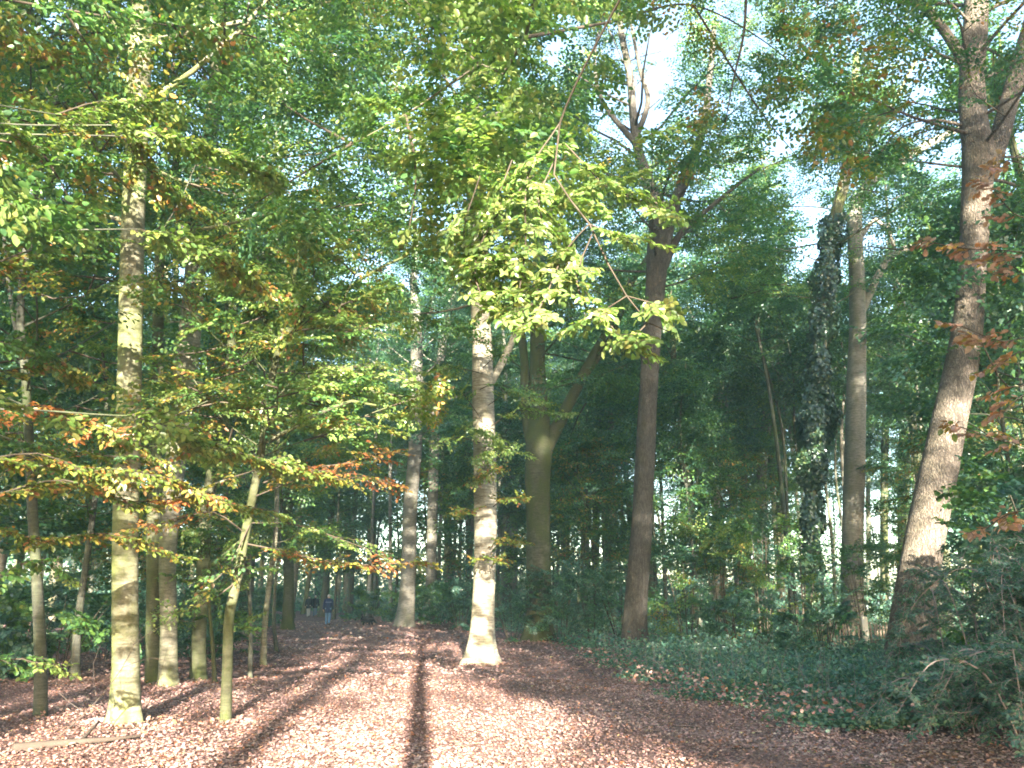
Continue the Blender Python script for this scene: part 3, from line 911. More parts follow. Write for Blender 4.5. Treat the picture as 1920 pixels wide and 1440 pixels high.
for (root_, n_, x0_, x1_, y0_, y1_, d0, d1, pl) in [(TREES[-1], 520, 1200, 1760, -60, 560, 31, 40, [DEEP, GREEN, GREEN, LIME]), (TREES[-2], 170, 900, 1330, 330, 760, 30, 38, [DEEP, GREEN, TEAL])]:
    sx = []; tw_ = MB(); off_ = np.array(root_.location)
    for k in range(n_ // 6):
        q = at(rng.uniform(x0_, x1_), rng.uniform(y0_, y1_), rng.uniform(d0, d1))
        if not keep(q): continue
        a = rng.uniform(0, 6.28); e_ = q + (math.cos(a) * 2.6, math.sin(a) * 2.6, rng.normal(0, .4))
        tube(tw_, np.array([q, (q + e_) / 2 + (0, 0, .15), e_]), [.035, .025, .008], 5, cap=False)
        for j in range(9):
            aa = a + (1 if j % 2 else -1) * rng.uniform(.2, 1.3)
            sx.append((q + (e_ - q) * rng.random(), np.array([math.cos(aa), math.sin(aa), rng.normal(-.1, .2)]), rng.uniform(1, 1.6), .12, pl[rng.integers(len(pl))]))
    o = tw_.build("outer_twigs", M_TWIG, root_, off_); o["kind"] = "stuff"
    B, D, Nn, S, C = sprays_to_leaves(sx)
    leaf_cloud("outer_crown", B, D, Nn, S, C, M_LEAF, root_, off_)

# --- T16 ivy-clad tree
Y16 = gy(1205)
r16, P16 = hero_tree("ivy_clad_tree", "leaning tree wrapped in dense dark ivy from knee height upward",
        [(1518, 1205, 26), (1520, 1120, 22), (1521, 1000, 22), (1525, 850, 22), (1535, 700, 22), (1545, 550, 22), (1560, 430, 22), (1585, 330, 20), (1600, 200, 16), (1605, 100, 12)],
        Y16, M_BEECH, 22, .35, sides=18,
        crown=dict(z0=13, z1=22, R=4.5, n_limb=18, n_sub=6, n_spray=4, sc=1.3, ls=.13, pal=[GREEN, DEEP], limb_r=.04),
        limbs=[[(1585, 330, 10), (1620, 290, 8), (1670, 200, 6), (1720, 110, 5)]])
n = 26000
zz = rng.uniform(1.3, 17.5, n)
zz = np.where(rng.random(n) < .35, rng.normal(8.2, 1.4, n), zz)
zz = zz[zz > 1.1]; n = len(zz)
cx = np.interp(zz, P16[:, 2], P16[:, 0]); cyy = np.interp(zz, P16[:, 2], P16[:, 1])
bul = np.where(zz < 12, .38, .48) + .28 * np.exp(-((zz - 8.3) / 1.5) ** 2) + .1 * np.sin(zz * 3.1) + .06 * np.sin(zz * 7.3 + 1)
bul *= np.clip((zz - .8) / 2.0, .3, 1)
th = rng.uniform(0, 6.28, n)
rr = bul * (1 - .6 * rng.random(n) ** 2) * (1 + .3 * np.sin(th * 3 + zz * 1.7))
B = np.stack([cx + np.cos(th) * rr, cyy + np.sin(th) * rr, zz], -1)
Nn = np.stack([np.cos(th), np.sin(th), rng.normal(.3, .3, n)], -1) + rng.normal(0, .35, (n, 3))
D = np.stack([rng.normal(0, .6, n), rng.normal(0, .6, n), -np.ones(n)], -1)
leaf_cloud("ivy", B, D, Nn, rng.uniform(.09, .16, n), pick(IVY, n, .35), M_IVY, r16, np.array(r16.location), 'round')

# --- T17 broken-topped trunk behind
distant("grey beech with a snapped top and one dark limb reaching right, behind the ivy tree",
        [(1598, 1185, 44), (1598, 1080, 40), (1600, 950, 38), (1604, 820, 36), (1606, 700, 34), (1608, 600, 30), (1606, 500, 28), (1602, 420, 26), (1606, 370, 22)], 1186, M_BEECH_GREY, top=None or 14, z0=13, nl=2, R=2, flare=.3,
        limbs=[[(1604, 400, 18), (1625, 345, 17), (1680, 310, 16), (1740, 270, 15), (1800, 240, 13), (1850, 200, 10)],
               [(1608, 600, 18), (1640, 530, 14), (1670, 480, 12), (1720, 460, 9), (1780, 455, 6)],
               [(1604, 460, 12), (1640, 410, 8), (1665, 430, 7), (1680, 470, 5)]], dY=-6)

# --- T18 the big leaning oak at the right
Y18 = 19.0
r18, P18 = hero_tree("oak_tree", "massive leaning oak at the right with furrowed bark dappled by sun",
        [(1702, 1232, 82), (1712, 1150, 72), (1728, 1040, 68), (1752, 920, 64), (1778, 800, 60), (1800, 700, 56), (1815, 600, 50), (1824, 480, 48), (1830, 380, 50), (1836, 300, 60), (1826, 230, 48), (1822, 150, 43), (1828, 60, 42), (1838, -80, 38)],
        Y18, M_OAK, 24, .35, sides=32, rough=.025,
        limbs=[[(1845, 330, 40), (1870, 270, 36), (1893, 190, 32), (1915, 110, 30), (1945, 0, 26)],
               [(1822, 140, 24), (1795, 95, 20), (1765, 50, 18), (1725, 5, 15), (1670, -40, 10)],
               [(1826, 240, 8), (1750, 225, 5), (1690, 240, 4), (1640, 300, 3)]],
        crown=dict(z0=12, z1=23, R=6, n_limb=28, n_sub=6, n_spray=4, sc=1.2, ls=.12, pal=[GREEN, DEEP, GREEN, TURN], limb_r=.04))

# --- right background trunks
for lab, spec, by, bark, dY in [
    ("pale bare trunk, first one left of the ivy-wrapped tree", [(1462, 1150, 15), (1463, 900, 14), (1468, 750, 13)], 1168, M_BEECH, 0),
    ("grey-blue leaning trunk, second one left of the ivy-wrapped tree", [(1424, 1150, 22), (1428, 900, 20), (1440, 750, 18), (1446, 600, 14), (1450, 480, 10)], 1166, M_BEECH_GREY, 0),
    ("dark crooked trunk left of the grey-blue leaning one", [(1393, 1150, 14), (1394, 900, 13), (1400, 780, 11), (1395, 640, 8)], 1164, M_DARK, 3),
    ("pale slender trunk with bare forked top midway between the reddish trunk and the ivy", [(1340, 1150, 16), (1344, 900, 14), (1354, 720, 12), (1368, 640, 8)], 1166, M_BEECH_PALE, 0),
    ("slim dark trunk seen against the sky just right of the snapped beech", [(1628, 1150, 9), (1628, 900, 8), (1632, 720, 7)], 1160, M_DARK, 8),
    ("second slim trunk right of the snapped beech", [(1657, 1150, 16), (1658, 900, 14), (1664, 700, 12)], 1162, M_BEECH_MOSSY, 4),
    ("third trunk right of the snapped beech, beside the leaning oak", [(1692, 1150, 22), (1694, 900, 20), (1700, 700, 18)], 1164, M_BEECH_MOSSY, 2),
    ("shaded trunk close behind the leaning oak's right side", [(1828, 1150, 26), (1828, 900, 24), (1838, 650, 22)], 1170, M_BEECH_MOSSY, 0),
    ("blue-grey trunk in the gap between the bright tree and the dark forked beech", [(962, 1140, 17), (963, 950, 16), (966, 820, 15)], 1158, M_BEECH_GREY, 6),
    ("thin trunk behind the dark forked beech's right side", [(1062, 1150, 15), (1062, 950, 14), (1066, 780, 12)], 1158, M_BEECH, 4),
    ("leftmost of the two trunks midway between forked beech and reddish trunk", [(1118, 1150, 14), (1118, 950, 13), (1122, 740, 12)], 1158, M_BEECH_MOSSY, 2),
    ("pale sunlit trunk close left of the reddish trunk", [(1142, 1150, 13), (1142, 950, 12), (1146, 760, 11)], 1156, M_BEECH_PALE, 6),
    ("slim trunk low on the far side behind the big left beech", [(168, 1150, 17), (170, 900, 15), (175, 600, 14)], 1165, M_DARK, 0),
    ("grey trunk seen through foliage between the leftmost beeches", [(306, 1140, 20), (307, 800, 18), (308, 500, 15)], 1165, M_BEECH, 2),
]:
    distant(lab, spec, by, bark, dY=dY, nl=14, R=4.5, z0=9 if spec[0][0] < 1300 else 11, top=24, ls=.17)

BB, DD, NN, SS, CC = [], [], [], [], []
for r_ in TREES:
    x0_, y0_ = r_.location[0], r_.location[1]
    if y0_ > 24: continue
    w_ = .32 if "sapling" in r_.name else .62
    n = int(420 * w_)
    a = rng.uniform(0, 6.28, n); q = w_ * (.35 + .75 * rng.random(n))
    x = x0_ + np.cos(a) * q; y = y0_ + np.sin(a) * q
    BB.append(np.stack([x, y, gz(x, y) + .02 + .10 * w_ * rng.random(n) * (1.2 - q / w_).clip(0, 1)], -1))
    b = rng.uniform(0, 6.28, n); DD.append(np.stack([np.cos(b), np.sin(b), rng.normal(0, .4, n)], -1)); NN.append(rng.normal(0, .4, (n, 3)) + (0, 0, 1))
    SS.append(rng.uniform(.04, .085, n)); CC.append(pick(LITTER, n, .3) * 1.15)
leaf_cloud("leaf_drifts", *[np.concatenate(q) for q in (BB, DD, NN, SS, CC)], M_LITTER, ground, shape='curl')

# ------------------------------------------------------------------ near overhanging trees
# A: beech behind the camera whose limb reaches over the path; its trunk throws the long straight shadow
bA = np.array([.62, -6.0, 0.0]); bA[2] = gz(bA[0], bA[1])
rA = empty("beech_tree", bA); tag(rA, "beech behind the viewpoint whose lime-green leafy branches hang in the upper middle", "tree")
pA = np.array([[.62, -6, -.2], [.63, -6.05, 3], [.62, -6, 7], [.6, -5.9, 11], [.5, -5.9, 15], [.4, -6, 19]])
P, R = resample(pA, [.17, .145, .13, .11, .09, .06], .3)
mb = MB(); tube(mb, P, R, 20, .03, .6, 4); mb.build("trunk", M_BEECH, rA, bA)
limbA = [[(.62, -6, 6.2), (.9, -3, 7.6), (.9, 1, 8.2), tuple(at(985, 70, 7.5)), tuple(at(900, 120, 8.0)), tuple(at(760, 215, 8.6)), tuple(at(660, 270, 9))],
         [(.62, -6, 5.4), (1.4, -2, 6.3), (1.6, 2, 6.2), tuple(at(1050, 230, 5.6)), tuple(at(1105, 420, 5.5)), tuple(at(1175, 555, 5.4)), tuple(at(1215, 605, 5.3)), tuple(at(1255, 622, 5.2))]]
for k, L in enumerate(limbA):
    Pq, Rq = resample(np.array(L), np.concatenate([[.09, .07, .05] if k == 0 else [.03, .018, .011], np.linspace(.022 if k == 0 else .008, .004, len(L) - 3)]), .25)
    m = MB(); tube(m, Pq, Rq, 8, .03, 0, k); m.build("limb", M_BEECH if k == 0 else M_TWIG, rA, bA)
sA = []
for ln, dp in [([(1105, 420), (1060, 470), (1030, 540), (1000, 600)], 5.5), ([(1050, 230), (990, 330), (985, 470), (965, 590)], 5.7), ([(1000, 330), (920, 420), (890, 520), (940, 600)], 5.9),
           ([(1175, 555), (1120, 590), (1090, 610)], 5.4), ([(1175, 555), (1230, 570), (1245, 590)], 5.4), ([(1060, 270), (1150, 360), (1230, 380), (1250, 400)], 5.8), ([(1105, 420), (1150, 440), (1200, 450)], 5.6),
           ([(1215, 605), (1195, 625), (1180, 632)], 5.3), ([(900, 330), (870, 430), (880, 520), (900, 560)], 6.1), ([(960, 300), (930, 380), (905, 470)], 6.1), ([(1040, 300), (1010, 380), (1040, 470)], 5.9), ([(1110, 440), (1080, 520), (1100, 580)], 5.4), ([(940, 400), (960, 480), (930, 560), (980, 600)], 6.0), ([(1000, 600), (1020, 560), (960, 500), (900, 480)], 5.8), ([(1130, 590), (1160, 630), (1200, 650)], 5.3)]:
    P = branch_line(rA, bA, [at(q[0], q[1], dp - .12 * k) for k, q in enumerate(ln)], .006)
    sA += line_sprays(P, .095, .26, .064, 'lime', .15, spread=1.3, droop=.25)
sA2 = []
for k in range(150):      # higher leaf masses
    q = at(rng.normal(965, 105), rng.uniform(-60, 440), rng.uniform(6.6, 9.5))
    if not keep(q, True, 5): continue
    a = rng.uniform(0, 6.28)
    sA2.append((q, np.array([math.cos(a), math.sin(a), rng.normal(-.15, .2)]), rng.uniform(.5, .9), .085, LIME if rng.random() < .75 else GREEN))
for k in range(210):
    q = at(rng.uniform(430, 1000), rng.uniform(-80, 480), rng.uniform(8.5, 13))
    a = rng.uniform(0, 6.28)
    sA2.append((q, np.array([math.cos(a), math.sin(a), rng.normal(-.1, .2)]), rng.uniform(.6, 1.0), .078, [GREEN, GREEN, LIME, DEEP][rng.integers(4)]))
for k in range(90):
    q = at(rng.uniform(1050, 1720), rng.uniform(-80, 330) , rng.uniform(8.5, 13))
    if not keep(q): continue
    a = rng.uniform(0, 6.28)
    sA2.append((q, np.array([math.cos(a), math.sin(a), rng.normal(-.1, .2)]), rng.uniform(.6, 1.0), .085, [GREEN, DEEP, GREEN, TURN][rng.integers(4)]))
spray_objects(rA, bA, sA, {'lime': LS_LIME}, 299)
B, D, Nn, S, C = sprays_to_leaves(sA2)
leaf_cloud("crown", B, D, Nn, S, C, M_LEAF, rA, bA, 'hex')
# branchwork that carries the high masses
for L in [[at(660, 270, 9), at(560, 330, 9.5), at(450, 400, 10)], [at(900, 120, 8), at(820, 60, 9), at(740, -20, 10)], [at(760, 215, 8.6), at(780, 330, 9), at(760, 470, 9.4)],
          [at(985, 70, 7.5), at(1150, 40, 9), at(1300, 10, 10.5), at(1450, 90, 11.5), at(1560, 200, 12)], [at(660, 270, 9), at(540, 200, 10), at(440, 100, 11)],
          [at(1400, -40, 9), at(1395, 60, 9), at(1375, 150, 9), at(1360, 230, 9)], [at(1300, 10, 10.5), at(1420, 200, 11), at(1500, 300, 11.5)]]:
    branch_line(rA, bA, L, .022)

# B: beech just outside the frame at the left
bB = np.array([-6.4, 4.6, 0.0]); bB[2] = gz(bB[0], bB[1])
rB = empty("beech_tree", bB); tag(rB, "beech just outside the left edge, its yellow-green branches reaching across the big trunk", "tree")
P, R = resample(np.array([[-6.4, 4.6, -.2], [-6.35, 4.7, 3], [-6.3, 4.8, 6], [-6.4, 5, 10], [-6.3, 5, 14]]), [.24, .19, .17, .13, .07], .3)
mb = MB(); tube(mb, P, R, 18, .03, .6, 4); mb.build("trunk", M_BEECH, rB, bB)
sB = []
for ln, dps, z, pal, ep in [([(225, 235), (330, 262), (420, 290), (500, 330)], (6.0, 7.2), 5.2, 'lime', 'lime'),
                        ([(105, 215), (190, 190), (280, 200)], (6.2, 6.8), 5.0, 'lime', 'lime'),
                        ([(262, 430), (330, 450), (400, 480), (480, 530)], (6.0, 7.0), 4.5, 'lime', 'turn'),
                        ([(230, 255), (290, 330), (380, 390)], (6.2, 7.0), 4.5, 'turn', 'lime'),
                        ([(255, 780), (340, 815), (450, 850), (600, 885)], (5.6, 7.5), 2.8, 'lime', 'turn'),
                        ([(-20, 770), (80, 760), (160, 790), (250, 830)], (7, 7.8), 2.9, 'rust', 'turn'),
                        ([(-20, 860), (70, 850), (160, 880), (235, 905)], (6.6, 7.6), 2.5, 'turn', 'turn'),
                        ([(-20, 930), (120, 900), (250, 940), (380, 925)], (7.4, 8.4), 2.4, 'turn', 'rust'),
                        ([(-20, 500), (60, 470), (150, 480)], (7, 8), 4.3, 'turn', 'green'),
                        ([(-20, 60), (80, 90), (160, 120)], (7, 8), 6.0, 'turn', 'turn'),
                        ([(-20, 640), (60, 650), (140, 700)], (7, 8.4), 3.6, 'green', 'turn'),
                        ([(-20, 1090), (60, 1050), (110, 1070)], (8, 8.6), 1.9, 'green', 'lime'),
                        ([(-20, 990), (90, 1010), (200, 1000), (330, 1040)], (8.2, 9.2), 2.2, 'turn', 'turn'),
                        ([(250, 880), (330, 905), (420, 940), (520, 960)], (7.6, 8.8), 2.5, 'turn', 'lime'),
                        ([(-20, 820), (60, 830), (150, 850), (290, 860)], (8.2, 8.8), 2.7, 'green', 'turn'),
                        ([(-20, 700), (80, 690), (190, 720)], (8, 8.8), 3.3, 'turn', 'lime'),
                        ([(-20, 1240), (40, 1235), (90, 1250)], (8, 8.3), 1.3, 'green', 'lime')]:
    n = len(ln)
    pts = [at(q[0], q[1], dps[0] + (dps[1] - dps[0]) * k / (n - 1)) for k, q in enumerate(ln)]
    st = np.array([-6.35, 4.75, pts[0][2] - .6])
    P0, _ = resample(np.array([st, st * .65 + pts[0] * .35 + rng.normal(0, .25, 3) + (0, 0, .2), st * .3 + pts[0] * .7 + rng.normal(0, .12, 3) + (0, 0, .1), pts[0]]), [.02, .015, .01, .01], .15)
    m = MB(); tube(m, P0, np.linspace(.010, .006, len(P0)), 6); m.build("branch", M_DARK, rB, bB)
    sB += line_sprays(P0, .35, .30, .068, pal, .3, spread=1.2, droop=.2)
    P = branch_line(rB, bB, pts, .008)
    sB += line_sprays(P, .075 if pal == 'lime' else .11, .30, .068, pal, 0, spread=1.0, end_pal=ep, droop=.2)
spray_objects(rB, bB, sorted(sB, key=lambda s: s[0][1]), {'turn': LS_TURN, 'rust': LS_RUST, 'lime': LS_LIME, 'green': LS_LIME}, 299)
# its own crown above and the foliage filling the left top
w, t, s = grow(np.array([[-6.4, 4.6, 0], [-6.3, 4.8, 6], [-6.3, 5, 14]]), 4, 13, 4.2, 30, 6, 4, .75, .075, [TURN, GREEN, LIME, GREEN], 77, limb_r=.02)
o = w.build("branchwork", M_TWIG, rB, bB); o["kind"] = "stuff"
o = t.build("fine_twigs", M_TWIG, rB, bB); o["kind"] = "stuff"
B, D, Nn, S, C = sprays_to_leaves(s)
leaf_cloud("crown", B, D, Nn, S, C, M_LEAF, rB, bB, 'hex')

# C: young oak at the right edge with pinkish brown leaves
bC = np.array([at(1990, 1200, 9.5)[0], 9.5, 0.0]); bC[2] = gz(bC[0], bC[1])
rC = empty("young_oak", bC); tag(rC, "young oak at the right edge with pinkish-brown and orange lobed leaves", "young tree")
P, R = resample(np.array([bC - (0, 0, .1), at(1975, 900, 9.4), at(1960, 600, 9.3), at(1950, 350, 9.2)]), [.06, .05, .04, .015], .2)
mb = MB(); tube(mb, P, R, 12, .04, .3, 9); mb.build("trunk", M_DARK, rC, bC)
sC = []
for ln, dp in [([(1962, 480), (1890, 470), (1800, 465), (1750, 455)], 8.6), ([(1958, 420), (1900, 400), (1860, 350)], 8.6), ([(1958, 620), (1880, 640), (1800, 610)], 8.4), ([(1965, 760), (1920, 740), (1880, 775)], 8),
           ([(1962, 560), (1900, 500), (1850, 490)], 8.3), ([(1962, 660), (1910, 660), (1870, 690)], 8.2), ([(1958, 330), (1890, 300), (1850, 340)], 8.8), ([(1965, 700), (1890, 725), (1840, 640)], 8.0),
           ([(1970, 960), (1900, 960), (1850, 990)], 8.6), ([(1966, 800), (1900, 830), (1800, 800)], 8.8)]:
    P = branch_line(rC, bC, [at(q[0], q[1], dp - .1 * k) for k, q in enumerate(ln)], .008)
    sC += line_sprays(P, .22, .30, .10, 'oak', .2, spread=1.0, droop=.1)
TPL_SP = [make_template(40 + s, 4, .15) for s in range(4)]
spray_objects(rC, bC, sC, {'oak': LS_OAK}, 299, tpl=TPL_SP)

# ------------------------------------------------------------------ filler and far wood: prototypes, then copies
def proto_tree(name, seed, H, z0, R, bark, pal, nl=26, ls=.19, sc=1.6, r0=.3):
    r = np.random.default_rng(seed)
    pts = np.array([[0, 0, -.2], [r.normal(0, .1), r.normal(0, .1), H * .25], [r.normal(0, .3), r.normal(0, .3), H * .5], [r.normal(0, .5), r.normal(0, .5), H * .75], [r.normal(0, .7), r.normal(0, .7), H]])
    P, R_ = resample(pts, [r0, r0 * .85, r0 * .7, r0 * .45, .04], .8)
    root = empty(name, (0, 0, 0))
    mb = MB(); tube(mb, P, R_, 10, .03, .4, seed); mb.build("trunk", bark, root)
    w, t, s = grow(P, z0, H - 1, R, nl, 6, 4, sc, ls, pal, seed, keepf=lambda p: True, limb_r=.035)
    o = w.build("branchwork", bark, root); o["kind"] = "stuff"
    B, D, Nn, S, C = sprays_to_leaves(s, TPL_THIN)
    leaf_cloud("crown", B, D, Nn, S, C, M_LEAF, root)
    return root


def copy_tree(o, parent=None):
    c = o.copy(); COL.objects.link(c)
    if parent is not None: c.parent = parent
    for ch in list(o.children): copy_tree(ch, c)
    return c


PROT = [proto_tree("beech_tree", 101, 26, 10, 5, M_BEECH, [DEEP, GREEN, TEAL]),
        proto_tree("beech_tree", 102, 24, 8, 4.5, M_BEECH_MOSSY, [DEEP, GREEN, DEEP]),
        proto_tree("beech_tree", 103, 27, 11, 5.5, M_DARK, [DEEP, TEAL, GREEN]),
        proto_tree("young_beech", 104, 13, 2.5, 3.2, M_DARK, [DEEP, TEAL, GREEN], 24, .16, 1.2, .09),
        proto_tree("young_beech", 105, 10, 2.0, 2.8, M_BEECH_MOSSY, [GREEN, DEEP, TURN], 20, .14, 1.1, .07)]
PROT.append(proto_tree('beech_tree', 106, 25, 14, 4, M_BEECH_GREY, [DEEP, TEAL, GREEN], 16, .2, 1.6, .15))
PROT.append(proto_tree('beech_tree', 107, 22, 12, 3.5, M_DARK, [DEEP, GREEN, TEAL], 14, .2, 1.6, .12))
first = [True] * 7


def put(k, x, y, s, label, group):
    o = PROT[k] if first[k] else copy_tree(PROT[k])
    first[k] = False
    o.location = (x, y, gz(x, y)); o.scale = (s, s, s * rng.uniform(.92, 1.08)); o.rotation_euler = (rng.normal(0, .02), rng.normal(0, .02), rng.uniform(0, 6.28))
    tag(o, label, "tree", group)
    return o


placed = []
def free(x, y, d):
    for (a, b) in placed:
        if (a - x) ** 2 + (b - y) ** 2 < d * d: return False
    placed.append((x, y)); return True

def blocked(px, y):
    """lines of sight that stay open"""
    return 1545 < px < 1700 or 1770 < px < 1815

cnt = 0
while cnt < 70:
    y = rng.uniform(58, 125); px = rng.uniform(-200, 2100)
    if blocked(px, y) or (y < 75 and 560 < px < 760): continue
    if px > 1230 and rng.random() < .45: continue
    x = (px - 960) / FPX * y
    if not free(x, y, 3.0): continue
    put(int(rng.integers(0, 3)), x, y, rng.uniform(.85, 1.15), "one of the slim shaded trunks in the deep background of the wood", "distant trees deep in the wood"); cnt += 1
cnt = 0
while cnt < 62:
    y = rng.uniform(38, 85); px = rng.uniform(1215, 1950) if cnt < 36 else rng.uniform(690, 1190)
    if px < 1200 and y < 60: continue
    x = (px - 960) / FPX * y
    if not free(x, y, 1.3): continue
    put(int(rng.integers(5, 7)), x, y, rng.uniform(.8, 1.15), "one of the thin pole-like trunks crowding the right half behind the shrubs" if cnt < 36 else "one of the thin pole-like trunks deep in the middle behind the path's bend", "thin pole-like trees on the right" if cnt < 36 else "thin pole-like trees in the middle"); cnt += 1
# mid-distance fillers
MID = [(3, 60, 22, 1.0), (3, -60, 17, .9), (4, 180, 30, 1.1), (3, 420, 34, 1.1), (4, 480, 42, 1.2), (3, 100, 38, 1.2), (4, 330, 26, .9),
       (3, 640, 66, 1.3), (4, 820, 62, 1.2), (3, 930, 46, 1.1), (4, 1080, 44, 1.1), (3, 1110, 52, 1.3), (3, 1300, 40, 1.0), (4, 1350, 46, 1.1), (3, 1430, 54, 1.0), (4, 1260, 54, 1.2),
       (4, 1740, 34, .9), (3, 1890, 24, 1.0), (3, 1960, 20, 1.0), (4, 1880, 32, 1.1), (1, -100, 24, .9), (0, 20, 32, .95), (2, 480, 36, 1.0), (1, 700, 70, 1.0), (0, 130, 46, 1.0), (2, 620, 72, 1.1), (1, 2050, 26, 1.0), (0, 1930, 38, 1.0), (2, 1270, 60, .9),
       (0, 1290, 46, .9), (2, 1730, 40, .9), (1, 1750, 56, .9), (0, 1140, 54, .95), (1, 880, 70, 1.0), (2, 950, 58, 1.0), (0, 440, 60, 1.0), (1, 300, 40, .95), (2, -120, 40, 1.0)]
MLAB = ["bushy young beech filling the shade at the far-left edge", "low young beech at the left border, half out of frame", "young beech with turning leaves behind the big left trunk", "dense young beech behind the bowing slim beech",
        "young beech left of the path's far end", "shaded young beech deep behind the far-left tree", "leafy young beech just behind the leaning pair of trunks", "young beech closing the view behind the walkers",
        "young beech behind the two trunks at the path's bend", "young beech in the gap right of the bright tree", "young beech right of the dark forked beech", "taller young beech behind the dark forked beech", "young beech with teal foliage right of the reddish trunk",
        "young beech behind the sunlit shrubs right of the reddish trunk", "young beech left of the ivy-wrapped tree", "taller young beech between reddish trunk and pale slender trunk", "young beech left behind the leaning oak", "young beech right of the leaning oak",
        "young beech at the right border behind the brambles", "young beech further back right of the leaning oak", "beech outside the left edge with crown over the corner", "tall beech in shade at the left behind the thin dark tree",
        "tall dark beech behind the forked sapling", "tall beech beyond the dog, crown over the path's bend", "tall beech behind the far-left thin tree", "tall dark tree beyond the walkers", "beech outside the right edge", "tall beech at the right behind the young oak", 
        "tall dark tree beyond the reddish trunk", "tall beech crown filling the view right of the reddish trunk", "tall dark beech left behind the leaning oak", "tall beech further back behind the leaning oak",
        "tall beech behind the dark forked beech's right stem", "tall beech right of the path's bend", "tall dark beech behind the bright central tree", "tall beech behind the forked sapling's top", "tall beech between the leaning pair of trunks and the far wood", "tall dark beech outside the far-left edge"]
for (k, px, y, s), lab in zip(MID, MLAB):
    x = (px - 960) / FPX * y
    put(k, x, y, s, lab, "trees of the middle distance")

# ------------------------------------------------------------------ shrubs
def shrub(label, px, py_top, Y, w, pal, name="shrub", n=26, ls=.09, group=None, thin=False, kz=1.0, cat="shrub", stems=7, stemmat=None, base=None):
    x = (px - 960) / FPX * Y * 1.03
    b = np.array([x, Y, 0.]); b[2] = gz(x, Y)
    H = max(.5, at(px, py_top, Y)[2])
    root = empty(name, b); tag(root, label, cat, group)
    r = np.random.default_rng(int(px * 7 + Y))
    sm = MB(); spr = []
    for i in range(stems):
        a = r.uniform(0, 6.28); o = r.uniform(.1, w * .5)
        p0 = b + (math.cos(a) * .15, math.sin(a) * .15, -.05)
        p2 = b + (math.cos(a) * o, math.sin(a) * o, H * r.uniform(.7, 1.0))
        p1 = (p0 + p2) / 2 + (0, 0, H * .1)
        Pq, Rq = resample(np.array([p0, p1, p2]), [.018, .012, .004], .3)
        tube(sm, Pq, Rq, 5, cap=False)
    o_ = sm.build("stems", stemmat or M_TWIG, root, b)
    for i in range(n):
        a = r.uniform(0, 6.28); f = r.random() ** .75
        h = H * (.08 + .9 * f)
        rad = w * .5 * math.sqrt(r.random()) * (1.0 - .45 * f ** 2)
        p = b + (math.cos(a) * rad, math.sin(a) * rad, h * kz)
        aa = a + r.normal(0, .7)
        spr.append((p, np.array([math.cos(aa), math.sin(aa), r.normal(.15, .3)]), min(.8, w * .28) * r.uniform(.7, 1.2), ls, pal[r.integers(len(pal))]))
    B, D, Nn, S, C = sprays_to_leaves(spr, TPL_THIN if thin else TPL)
    leaf_cloud("foliage", B, D, Nn, S, C, M_LEAF, root, b, 'round' if Y < 20 else 'diamond')
    return root

